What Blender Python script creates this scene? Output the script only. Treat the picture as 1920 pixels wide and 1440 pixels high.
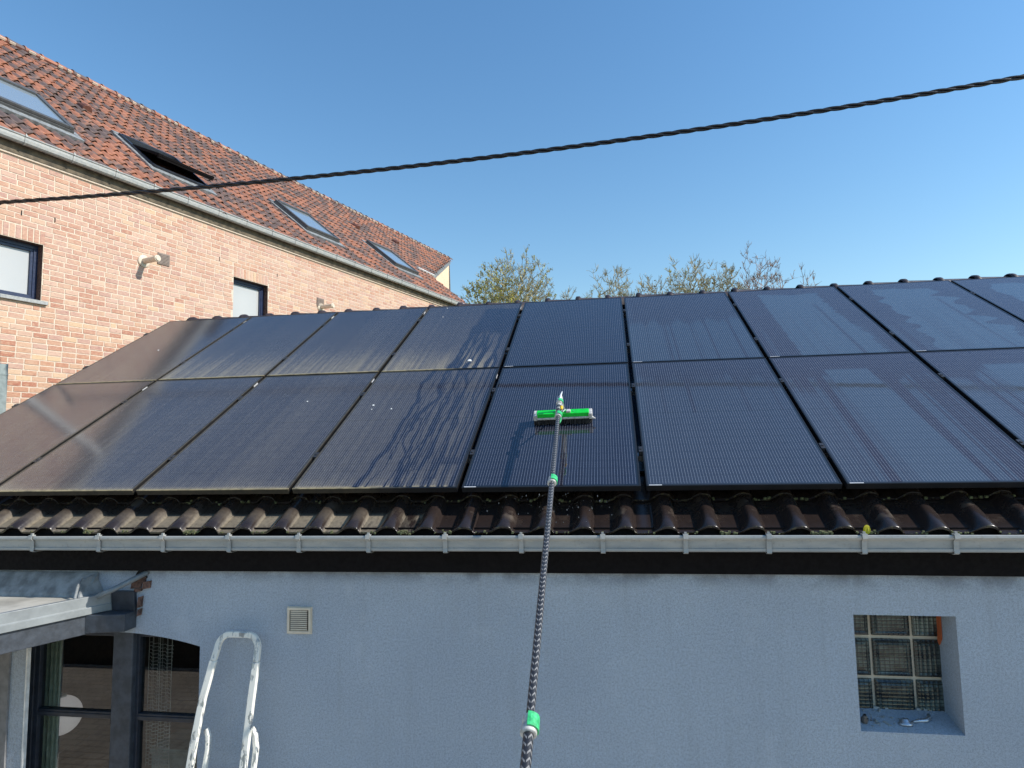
import bpy, math, random
import numpy as np
from mathutils import Vector, Matrix

for o in list(bpy.data.objects):
    bpy.data.objects.remove(o)
SC = bpy.context.scene
COL = SC.collection
R = math.radians
ZC = 3.1                                   # height of the viewpoint above the yard

# ------------------------------------------------------------------ camera
cam_d = bpy.data.cameras.new('camera')
cam = bpy.data.objects.new('camera', cam_d)
COL.objects.link(cam)
cr = Vector((0.98818506, 0.152029, -0.01942835))
cu = Vector((0.03340696, -0.08994031, 0.99538672))
cf = Vector((-0.14958026, 0.98427533, 0.0939565))
m = Matrix(((cr.x, cu.x, -cf.x), (cr.y, cu.y, -cf.y), (cr.z, cu.z, -cf.z))).to_4x4()
m.translation = (0, 0, ZC)
cam.matrix_world = m
cam_d.sensor_fit = 'HORIZONTAL'
cam_d.sensor_width = 36
cam_d.lens = 36 * 1204.235 / 1920
cam_d.clip_start = 0.05
cam_d.clip_end = 3000
SC.camera = cam

# ------------------------------------------------------------------ sky, sun, exposure
SUN_AZ, SUN_EL = R(-4.0), R(37.5)          # measured from +X towards +Y
world = bpy.data.worlds.new('World')
SC.world = world
world.use_nodes = True
wn = world.node_tree
wn.nodes.clear()
sky = wn.nodes.new('ShaderNodeTexSky')
sky.sky_type = 'NISHITA'
sky.sun_disc = False
sky.sun_elevation = SUN_EL
sky.sun_rotation = math.pi / 2 - SUN_AZ
sky.altitude = 0
sky.air_density = 1.5
sky.dust_density = 0.1
sky.ozone_density = 4.0
bg = wn.nodes.new('ShaderNodeBackground')
bg.inputs['Strength'].default_value = 0.083
wo = wn.nodes.new('ShaderNodeOutputWorld')
hs = wn.nodes.new('ShaderNodeHueSaturation')
hs.inputs['Saturation'].default_value = 1.18
wn.links.new(sky.outputs[0], hs.inputs['Color'])
wn.links.new(hs.outputs[0], bg.inputs[0])
wn.links.new(bg.outputs[0], wo.inputs[0])
sd = Vector((math.cos(SUN_AZ) * math.cos(SUN_EL), math.sin(SUN_AZ) * math.cos(SUN_EL), math.sin(SUN_EL)))
sun_d = bpy.data.lights.new('sun', 'SUN')
sun_d.energy = 2.6
sun_d.angle = R(0.53)
sun_d.color = (1.0, 0.94, 0.85)
sun = bpy.data.objects.new('sun', sun_d)
sun.rotation_euler = sd.to_track_quat('Z', 'Y').to_euler()
sun.location = (8, -2, 12)
COL.objects.link(sun)
SC.view_settings.view_transform = 'Standard'
SC.view_settings.look = 'None'
SC.view_settings.gamma = 1
SC.view_settings.exposure = 1.08
SC.view_settings.use_curve_mapping = False
SC.render.engine = 'CYCLES'
SC.cycles.max_bounces = 8
SC.cycles.transparent_max_bounces = 12

# ------------------------------------------------------------------ node helper
class NT:
    def __init__(s, name):
        s.m = bpy.data.materials.new(name)
        s.m.use_nodes = True
        s.t = s.m.node_tree
        s.t.nodes.clear()
        s.out = s.t.nodes.new('ShaderNodeOutputMaterial')
    def n(s, kind, **kw):
        x = s.t.nodes.new('ShaderNode' + kind)
        for k, v in kw.items():
            setattr(x, k, v)
        return x
    def put(s, inp, v):
        if isinstance(v, bpy.types.NodeSocket):
            s.t.links.new(v, inp)
        elif v is not None:
            if inp.type == 'RGBA' and len(v) == 3:
                v = (*v, 1)
            inp.default_value = v
    def math(s, op, a, b=None, c=None, clamp=False):
        x = s.n('Math', operation=op, use_clamp=clamp)
        for i, v in enumerate((a, b, c)):
            if v is not None:
                s.put(x.inputs[i], v)
        return x.outputs[0]
    def mix(s, f, a, b, blend='MIX'):
        x = s.n('Mix', data_type='RGBA', blend_type=blend)
        s.put(x.inputs[0], f); s.put(x.inputs[6], a); s.put(x.inputs[7], b)
        return x.outputs[2]
    def lerp(s, f, a, b):
        x = s.n('Mix', data_type='FLOAT')
        s.put(x.inputs[0], f); s.put(x.inputs[2], a); s.put(x.inputs[3], b)
        return x.outputs[0]
    def ramp(s, f, a, b, lo=0.0, hi=1.0):
        x = s.n('MapRange', clamp=True, interpolation_type='SMOOTHSTEP')
        for i, v in enumerate((f, a, b, lo, hi)):
            s.put(x.inputs[i], v)
        return x.outputs[0]
    def coords(s, kind='Object'):
        return s.n('TexCoord').outputs[kind]
    def pos(s):
        return s.n('NewGeometry').outputs['Position']
    def scale(s, v, sc):
        x = s.n('VectorMath', operation='MULTIPLY')
        s.put(x.inputs[0], v); s.put(x.inputs[1], sc)
        return x.outputs[0]
    def xyz(s, v):
        x = s.n('SeparateXYZ'); s.put(x.inputs[0], v)
        return x.outputs
    def noise(s, v, scale, detail=3, rough=.55, dist=0):
        x = s.n('TexNoise')
        s.put(x.inputs['Vector'], v)
        x.inputs['Scale'].default_value = scale
        x.inputs['Detail'].default_value = detail
        x.inputs['Roughness'].default_value = rough
        x.inputs['Distortion'].default_value = dist
        return x.outputs['Fac']
    def rnd(s):
        a = s.n('NewGeometry').outputs['Random Per Island']
        b = s.n('ObjectInfo').outputs['Random']
        return s.math('FRACT', s.math('ADD', s.math('MULTIPLY', a, 1.0), s.math('MULTIPLY', b, 7.31)))
    def attr(s, name):
        return s.n('Attribute', attribute_name=name).outputs['Fac']
    def colramp(s, f, stops, interp='LINEAR'):
        x = s.n('ValToRGB'); s.put(x.inputs[0], f)
        r = x.color_ramp; r.interpolation = interp
        while len(r.elements) < len(stops):
            r.elements.new(1)
        for e, (p, c) in zip(r.elements, stops):
            e.position = p; e.color = (*c, 1)
        return x.outputs[0]
    def bump(s, h, strength, dist):
        x = s.n('Bump')
        x.inputs['Strength'].default_value = strength
        x.inputs['Distance'].default_value = dist
        s.put(x.inputs['Height'], h)
        return x.outputs[0]
    def bsdf(s, col, rough=.5, metal=0, spec=None, normal=None, **kw):
        b = s.n('BsdfPrincipled')
        s.put(b.inputs['Base Color'], col); s.put(b.inputs['Roughness'], rough); s.put(b.inputs['Metallic'], metal)
        if spec is not None:
            s.put(b.inputs['Specular IOR Level'], spec)
        if normal is not None:
            s.put(b.inputs['Normal'], normal)
        for k, v in kw.items():
            s.put(b.inputs[k.replace('_', ' ')], v)
        return b.outputs[0]
    def done(s, sh):
        s.t.links.new(sh, s.out.inputs[0])
        return s.m

def simple(name, col, rough=.5, metal=0, var=.12, nscale=18, bump=0.0, spec=None, bscale=60):
    t = NT(name)
    p = t.pos()
    f = t.noise(p, nscale, 4, .6)
    dark = tuple(c * (1 - 1.6 * var) for c in col)
    lite = tuple(min(1, c * (1 + 1.2 * var)) for c in col)
    c = t.mix(t.ramp(f, .3, .7), dark, lite)
    nm = t.bump(t.noise(p, bscale, 3, .6), bump, .004) if bump else None
    r = t.ramp(t.noise(p, nscale * 2.3, 2), .3, .7, max(.03, rough - .07), min(1, rough + .07))
    return t.done(t.bsdf(c, r, metal, spec, nm))

M = {}
# ------------------------------------------------------------------ materials
def mat_stucco():
    t = NT('grey_render'); p = t.pos()
    fine = t.noise(p, 220, 2, .6); med = t.noise(p, 85, 3, .6); big = t.noise(p, 1.3, 4, .6)
    c = t.mix(t.ramp(big, .3, .7), (.42, .48, .56), (.475, .54, .62))
    grain = t.math('ADD', t.math('MULTIPLY', fine, .6), t.math('MULTIPLY', med, .4))
    c = t.mix(t.ramp(grain, .36, .62), t.mix(.62, c, (.21, .23, .25)), c)
    # run-off grime just below the eave board and slight vertical streaks
    x, y, z = t.xyz(p)
    st = t.noise(t.scale(p, (5, 5, .35)), 3, 3, .6)
    c = t.mix(t.math('MULTIPLY', t.ramp(st, .5, .75), .22), c, (.30, .32, .34))
    c = t.mix(t.math('MULTIPLY', t.ramp(t.noise(p, 4.5, 5, .7), .55, .72), .18), c, (.60, .64, .67))
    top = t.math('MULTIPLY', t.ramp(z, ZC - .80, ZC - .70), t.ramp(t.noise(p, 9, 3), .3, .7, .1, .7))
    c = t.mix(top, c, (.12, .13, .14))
    return t.done(t.bsdf(c, .9, 0, .25, t.bump(grain, 1.0, .006)))
M['stucco'] = mat_stucco()
M['fascia'] = simple('dark_fascia_board', (.0045, .0035, .004), .75, bump=.15, spec=.15)
M['soffit'] = simple('weathered_soffit_board', (.11, .085, .055), .7, var=.3, nscale=9)
M['timber'] = simple('slate_painted_timber', (.045, .054, .068), .5, var=.2, bump=.2)
M['timber_dk'] = simple('dark_painted_frame', (.022, .028, .04), .4, var=.2)
M['navy'] = simple('navy_window_frame', (.020, .032, .075), .35)
M['alu_edge'] = simple('white_roof_trim', (.23, .25, .255), .45, var=.14, nscale=6)
M['white'] = simple('white_painted_edge', (.78, .78, .76), .5)
M['lead'] = simple('lead_flashing', (.23, .245, .25), .55, var=.25, nscale=12, bump=.3)
M['membrane'] = simple('pale_roof_covering', (.42, .40, .35), .85, var=.2, nscale=3, bump=.3)
M['mortar'] = simple('pale_mortar', (.63, .525, .415), .95, var=.1, nscale=40, bump=.3)
M['blueroof'] = simple('blue_roofing_underlay', (.02, .06, .11), .6)
M['stone'] = simple('blue_grey_stone_sill', (.34, .35, .34), .7, nscale=40)
M['render_orange'] = simple('peach_render', (.80, .58, .40), .9, var=.06, nscale=2)
M['verge'] = simple('grey_verge_board', (.20, .21, .21), .6)
M['skyframe'] = simple('dark_grey_window_cladding', (.085, .088, .09), .45)
M['blind'] = simple('white_roller_blind', (.72, .72, .70), .45, var=.03, nscale=1.2)
M['cream'] = simple('cream_plastic', (.66, .575, .45), .45, var=.06)
M['grille'] = simple('dull_brown_grille', (.22, .17, .14), .55)
M['black'] = simple('black_void', (.006, .006, .007), .8)
M['bark'] = simple('pale_grey_bark', (.38, .325, .19), .9, var=.3, nscale=3)
M['bark2'] = simple('brown_bark', (.36, .27, .235), .9, var=.3, nscale=3)
M['bud'] = simple('yellow_green_buds', (.46, .42, .04), .6, var=.35, nscale=1.5)
M['bud2'] = simple('brown_buds', (.36, .27, .12), .6, var=.35, nscale=1.5)
M['green'] = simple('bright_green_plastic', (.004, .62, .045), .35, var=.1, nscale=30)
M['green2'] = simple('worn_green_clamp', (.05, .50, .18), .4, var=.2, nscale=60)
M['greyplastic'] = simple('light_grey_plastic', (.52, .51, .48), .45, var=.2, nscale=60)
M['bristle'] = simple('dark_bristles', (.02, .02, .022), .7)
M['yellow'] = simple('yellow_connector', (.85, .55, .02), .4)
M['hose'] = simple('clear_white_hose', (.66, .68, .70), .3)
M['steel'] = simple('satin_metal', (.55, .57, .60), .32, metal=.85)
M['dull_metal'] = simple('dull_brass_fitting', (.20, .18, .16), .45, metal=.5)
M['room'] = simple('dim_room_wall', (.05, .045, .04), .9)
M['roomfloor'] = simple('brown_floorboards', (.26, .19, .14), .55, var=.2)
M['curtain'] = simple('pale_green_curtain', (.40, .42, .34), .9)
M['lace'] = simple('grey_lace', (.42, .40, .38), .9)
M['boxpale'] = simple('pale_green_box', (.40, .47, .43), .6)
M['dropping'] = simple('white_bird_dropping', (.8, .8, .76), .8)
M['sticker'] = simple('white_sticker', (.55, .56, .58), .5)
M['leaf'] = simple('yellow_leaf', (.45, .40, .01), .6)
M['moss'] = simple('pale_moss', (.13, .135, .06), .95, var=.4, nscale=120)
M['gulls'] = simple('paint_white', (.80, .80, .78), .6)
M['clampalu'] = simple('black_clamp', (.05, .05, .055), .4, metal=.4)
M['rail'] = simple('aluminium_rail', (.35, .36, .37), .4, metal=.8)
M['duct'] = simple('pale_green_grey_duct', (.24, .28, .27), .5)
M['terracotta_dk'] = simple('dark_vent_tile', (.16, .065, .045), .7)
M['oldbrick'] = simple('old_brown_brick', (.12, .066, .05), .9, var=.4, nscale=40, bump=.5)
M['palezinc'] = simple('pale_painted_downpipe', (.72, .72, .70), .45)
M['conduit'] = simple('grey_conduit', (.16, .19, .21), .4)

def mat_zinc():
    t = NT('zinc_gutter'); p = t.pos()
    a = t.noise(t.scale(p, (2.2, 8, 8)), 3, 4, .6); b = t.noise(p, 60, 3)
    c = t.mix(t.ramp(a, .32, .7), (.31, .325, .32), (.40, .395, .37))
    c = t.mix(t.math('MULTIPLY', t.ramp(b, .55, .75), .35), c, (.21, .20, .165))
    return t.done(t.bsdf(c, t.ramp(a, .3, .7, .42, .6), .12, .5, t.bump(b, .12, .003)))
M['zinc'] = mat_zinc()

def mat_brick():
    t = NT('mixed_brick'); r = t.rnd(); p = t.pos()
    c = t.colramp(r, [(0, (.40, .165, .105)), (.16, (.45, .215, .14)), (.30, (.50, .275, .18)), (.46, (.53, .335, .225)),
                      (.58, (.48, .27, .22)), (.70, (.64, .45, .27)), (.82, (.57, .38, .30)), (.92, (.39, .20, .165)), (1, (.66, .49, .35))])
    x, y, z = t.xyz(p)
    # paler, scum-washed bricks higher up the wall
    f = t.math('MULTIPLY', t.ramp(z, ZC + 1.1, ZC + 2.4), t.ramp(t.noise(p, 1.6, 3), .25, .7, .2, .6))
    c = t.mix(f, c, (.51, .345, .285))
    n1 = t.noise(t.scale(p, (9, 9, 30)), 2.2, 4, .65); n2 = t.noise(p, 5, 4, .6)
    c = t.mix(t.ramp(n1, .45, .66, 0, .50), c, (.60, .43, .30))
    c = t.mix(t.ramp(n1, .32, .44, .55, 0), c, (.29, .15, .125))
    c = t.mix(t.ramp(n2, .5, .7, 0, .22), c, (.62, .46, .33))
    return t.done(t.bsdf(c, .92, 0, .2, t.bump(t.noise(p, 70, 4, .7), .7, .006)))
M['brick'] = mat_brick()

def mat_pantile():
    t = NT('flashed_red_clay'); r = t.rnd(); p = t.pos()
    c = t.colramp(r, [(0, (.34, .145, .09)), (.3, (.40, .175, .11)), (.55, (.31, .145, .10)), (.75, (.38, .21, .15)), (1, (.27, .14, .105))])
    n1 = t.noise(p, 2.6, 4, .65); n3 = t.noise(p, 9, 3, .6)
    big = t.math('ADD', t.math('MULTIPLY', n1, .5), t.math('ADD', t.math('MULTIPLY', r, .24), t.math('MULTIPLY', n3, .3)))
    c = t.mix(t.ramp(big, .46, .58, 0, .88), c, (.11, .09, .088))
    c = t.mix(t.ramp(t.noise(p, 40, 4, .7), .60, .8, 0, .5), c, (.40, .34, .27))
    return t.done(t.bsdf(c, .75, 0, .3, t.bump(t.noise(p, 90, 3), .3, .004)))
M['pantile'] = mat_pantile()

def mat_rooftile(nm='dark_engobed_tile', unshaded=1.0):
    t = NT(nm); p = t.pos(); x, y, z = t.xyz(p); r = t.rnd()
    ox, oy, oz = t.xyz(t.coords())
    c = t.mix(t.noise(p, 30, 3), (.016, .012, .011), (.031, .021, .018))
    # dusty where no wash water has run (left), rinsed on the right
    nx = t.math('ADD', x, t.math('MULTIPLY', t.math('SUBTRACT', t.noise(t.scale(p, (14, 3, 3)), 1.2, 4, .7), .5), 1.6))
    dry = t.math('MULTIPLY', t.ramp(nx, -1.05, -1.45), unshaded)
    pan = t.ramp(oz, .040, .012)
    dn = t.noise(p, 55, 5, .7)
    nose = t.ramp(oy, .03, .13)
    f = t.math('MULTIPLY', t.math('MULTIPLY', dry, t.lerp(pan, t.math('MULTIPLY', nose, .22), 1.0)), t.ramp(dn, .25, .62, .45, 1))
    f = t.math('MULTIPLY', f, t.ramp(oy, .21, .15, .08, 1))  # dust faded up the slope to paint in the panels' shadow
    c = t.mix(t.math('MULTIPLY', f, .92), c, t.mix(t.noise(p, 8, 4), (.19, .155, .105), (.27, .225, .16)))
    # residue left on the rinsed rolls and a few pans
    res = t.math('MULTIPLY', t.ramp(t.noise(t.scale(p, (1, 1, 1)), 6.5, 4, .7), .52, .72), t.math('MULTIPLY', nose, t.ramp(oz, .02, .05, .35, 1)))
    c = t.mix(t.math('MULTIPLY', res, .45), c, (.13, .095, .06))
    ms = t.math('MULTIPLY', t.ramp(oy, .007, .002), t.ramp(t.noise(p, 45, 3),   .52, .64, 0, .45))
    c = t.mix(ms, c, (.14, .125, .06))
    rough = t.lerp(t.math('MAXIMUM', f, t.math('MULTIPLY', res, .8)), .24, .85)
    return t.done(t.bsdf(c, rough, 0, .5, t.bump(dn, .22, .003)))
M['rooftile'] = mat_rooftile()
M['shaded_tile'] = mat_rooftile('shaded_dark_tile', .06)  # darker copy: shade under the panels put into the colour
M['ridgetile'] = simple('dark_ridge_tile', (.035, .022, .02), .5, var=.3)

PW, PL = 1.032, 1.772                       # panel size
def mat_cells():
    t = NT('panel_glass_over_cells')
    o = t.coords(); x, y, z = t.xyz(o); p = t.pos()
    dirt = t.attr('dirt'); wet = t.attr('wet'); hazy = t.attr('film')
    pitch = (PW - .036) / 60
    u = t.math('DIVIDE', t.math('SUBTRACT', x, .018), pitch)
    fr = t.math('ABSOLUTE', t.math('SUBTRACT', t.math('FRACT', u), .5))
    line = t.math('LESS_THAN', fr, .052)
    # wires broken at the half-cell gaps, brighter solder pads along each wire
    v = t.math('DIVIDE', t.math('SUBTRACT', y, .02), (PL - .04) / 20)
    vf = t.math('FRACT', v)
    gap = t.math('GREATER_THAN', t.math('ABSOLUTE', t.math('SUBTRACT', vf, .5)), .478)
    pad = t.math('FRACT', t.math('MULTIPLY', v, 4.0))
    padf = t.ramp(t.math('ABSOLUTE', t.math('SUBTRACT', pad, .5)), .22, .34, .72, 1)
    cu_ = t.math('DIVIDE', t.math('SUBTRACT', x, .018), (PW - .036) / 6)
    cgap = t.math('GREATER_THAN', t.math('ABSOLUTE', t.math('SUBTRACT', t.math('FRACT', cu_), .5)), .491)
    mid = t.math('LESS_THAN', t.math('ABSOLUTE', t.math('SUBTRACT', y, PL / 2)), .0055)
    inx = t.math('LESS_THAN', t.math('ABSOLUTE', t.math('SUBTRACT', x, PW / 2)), PW / 2 - .020)
    iny = t.math('LESS_THAN', t.math('ABSOLUTE', t.math('SUBTRACT', y, PL / 2)), PL / 2 - .022)
    inside = t.math('MULTIPLY', inx, iny)
    cell = t.mix(t.noise(t.scale(o, (1, .4, 1)), 3.1, 2), (.0075, .0085, .019), (.012, .012, .024))
    dark = (.0035, .0035, .0045)
    gg = t.math('MAXIMUM', gap, cgap)
    c = t.mix(t.math('MULTIPLY', gg, .65), cell, dark)
    lf = t.math('MULTIPLY', t.math('MULTIPLY', line, padf), t.math('SUBTRACT', 1.0, gap))
    lf = t.math('MULTIPLY', lf, inside)
    c = t.mix(mid, c, dark)
    c = t.mix(t.math('SUBTRACT', 1.0, inside), c, dark)
    # dried film: brownish, weaker mirror; wet film: clean sky mirror
    c = t.mix(t.math('MULTIPLY', hazy, t.lerp(wet, .5, .62)), c, t.mix(wet, (.058, .044, .058), (.085, .115, .145)))
    c = t.mix(lf, c, t.mix(hazy, (.19, .205, .25), (.27, .30, .35)))
    c = t.mix(t.math('MULTIPLY', gap, t.math('MULTIPLY', line, inside)), c, (.06, .06, .07))
    dn = t.noise(t.scale(o, (30, 8, 1)), 1.4, 5, .7)
    dn2 = t.noise(o, 120, 4, .75)
    dcol = t.mix(t.ramp(dirt, .25, .8), (.165, .155, .148), (.32, .27, .18))
    df = t.math('MULTIPLY', dirt, t.math('MULTIPLY', t.ramp(dn, .25, .7, .72, 1.1), t.ramp(dn2, .3, .7, .55, 1.35)), clamp=True)
    c = t.mix(df, c, dcol)
    c = t.mix(t.math('MULTIPLY', lf, t.math('MULTIPLY', df, .9)), c, (.36, .35, .34))
    rough = t.lerp(t.math('MINIMUM', t.math('MULTIPLY', dirt, 3.2), 1.0), t.lerp(wet, .15, .012), .10)
    spec = t.lerp(t.math('MINIMUM', t.math('MULTIPLY', dirt, 2), 1.0), t.lerp(wet, .42, 1.0), .50)
    return t.done(t.bsdf(c, rough, 0, spec))
M['cells'] = mat_cells()
def mat_frame():
    t = NT('black_anodised_frame'); p = t.pos(); x, y, z = t.xyz(p)
    d = t.math('MULTIPLY', t.ramp(t.math('ADD', x, t.math('MULTIPLY', t.noise(p, 3, 3), .5)), -.95, -1.25), t.ramp(t.noise(p, 25, 3), .25, .6, .35, .9))
    d = t.math('MULTIPLY', d, t.ramp(t.xyz(t.coords())[1], .013, .010, .18, 1))
    d = t.math('MULTIPLY', d, t.ramp(t.xyz(t.coords())[2], -.005, -.001, .13, 1))
    c = t.mix(d, (.02, .02, .022), (.40, .33, .19))
    return t.done(t.bsdf(c, t.lerp(d, .30, .8), .3, .5))
M['frame'] = mat_frame()

def mat_pole():
    t = NT('woven_carbon_pole')
    a = t.attr('along'); b = t.attr('round')
    pit = t.math('ADD', t.math('MULTIPLY', a, 1 / .026), t.math('MULTIPLY', t.math('PINGPONG', t.math('MULTIPLY', b, 4.0), .5), 1.35))
    s_ = t.math('FRACT', pit)
    f = t.math('MULTIPLY', t.math('LESS_THAN', s_, .30), t.ramp(t.math('PINGPONG', t.math('MULTIPLY', b, 4.0), .5), .05, .12))
    c = t.mix(f, (.024, .025, .029), (.23, .225, .22))
    return t.done(t.bsdf(c, .33, 0, .5, t.bump(f, .5, .002)))
M['pole'] = mat_pole()
M['cable'] = simple('black_cable_sheath', (.012, .011, .013), .42)

def glass(name, tint=(1, 1, 1), ior=1.75):
    t = NT(name)
    fr = t.n('Fresnel'); fr.inputs[0].default_value = ior
    g = t.n('BsdfGlossy'); g.inputs['Roughness'].default_value = 0.0
    tr = t.n('BsdfTransparent'); t.put(tr.inputs[0], tint)
    mx = t.n('MixShader')
    t.put(mx.inputs[0], t.math('MULTIPLY', fr.outputs[0], t.math('SUBTRACT', 1.0, t.n('NewGeometry').outputs['Backfacing']))); t.t.links.new(tr.outputs[0], mx.inputs[1]); t.t.links.new(g.outputs[0], mx.inputs[2])
    return t.done(mx.outputs[0])
M['pane'] = glass('window_glass', (.82, .85, .83))
def mat_blindpane():
    t = NT('pane_over_white_blind'); p = t.pos()
    return t.done(t.bsdf(t.mix(t.ramp(t.noise(p, .8, 2), .3, .7), (.40, .41, .41), (.46, .46, .445)), .5, 0, .5, None, Coat_Weight=1.0, Coat_Roughness=.02))
M['blindpane'] = mat_blindpane()
def mat_skypane():
    t = NT('roof_window_glass'); p = t.pos()
    return t.done(t.bsdf((.30, .36, .40), .25, 0, .9, None, Coat_Weight=1.0, Coat_Roughness=.015, Coat_IOR=2.2))
M['skypane'] = mat_skypane()
def mat_block():
    t = NT('ribbed_block_glass'); o = t.coords(); x, y, z = t.xyz(o)
    w1 = t.math('SINE', t.math('MULTIPLY', x, 2 * math.pi / .024)); w2 = t.math('SINE', t.math('MULTIPLY', z, 2 * math.pi / .019))
    h = t.math('ADD', w1, w2)
    r = t.n('ObjectInfo').outputs['Random']
    g1 = t.math('MAXIMUM', t.ramp(w1, .55, .95), t.ramp(w2, .45, .95))
    n = t.noise(t.scale(o, (2, 2, 4)), 3.5, 2)
    body = t.mix(t.ramp(n, .38, .62), (.018, .022, .022), (.15, .19, .165))  # pale green areas paint in light coming through the glass
    body = t.mix(t.math('MULTIPLY', r, .7), body, (.012, .013, .014))
    c = t.mix(t.math('MULTIPLY', g1, .75), body, (.012, .014, .015))
    return t.done(t.bsdf(c, .12, 0, .6, t.bump(h, .25, .004)))
M['block'] = mat_block()
def mat_lamp():
    t = NT('paper_globe_added_glow'); p = t.pos()
    return t.done(t.bsdf((.75, .66, .70), .8, Emission_Color=(1, .93, .98), Emission_Strength=.12))  # faint glow added to make the white globe bright
M['lamp'] = mat_lamp()
def mat_alum_paint():
    t = NT('paint_splashed_aluminium'); p = t.pos()
    f = t.ramp(t.noise(t.scale(p, (22, 22, 7)), 1.3, 5, .7), .40, .47)
    c = t.mix(f, (.42, .45, .47), (.80, .78, .70))
    return t.done(t.bsdf(c, t.lerp(f, .3, .75), t.math('SUBTRACT', .7, t.math('MULTIPLY', f, .7)), .5, t.bump(f, .5, .003)))
M['ladder'] = mat_alum_paint()
def mat_ground():
    t = NT('yard_paving'); p = t.pos()
    br = t.n('TexBrick'); t.put(br.inputs['Vector'], p)
    br.inputs['Scale'].default_value = 2.0
    t.put(br.inputs['Color1'], (.66, .59, .50)); t.put(br.inputs['Color2'], (.58, .52, .44)); t.put(br.inputs['Mortar'], (.40, .36, .31))
    c = t.mix(t.ramp(t.noise(p, 1.5, 4), .3, .7, 0, .35), br.outputs[0], (.25, .22, .19))
    x, y, z = t.xyz(p)
    c = t.mix(t.ramp(y, 10.5, 12), c, t.mix(t.noise(p, .4, 5), (.06, .09, .03), (.11, .13, .05)))
    return t.done(t.bsdf(c, .9, 0, .2))
M['ground'] = mat_ground()

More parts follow.
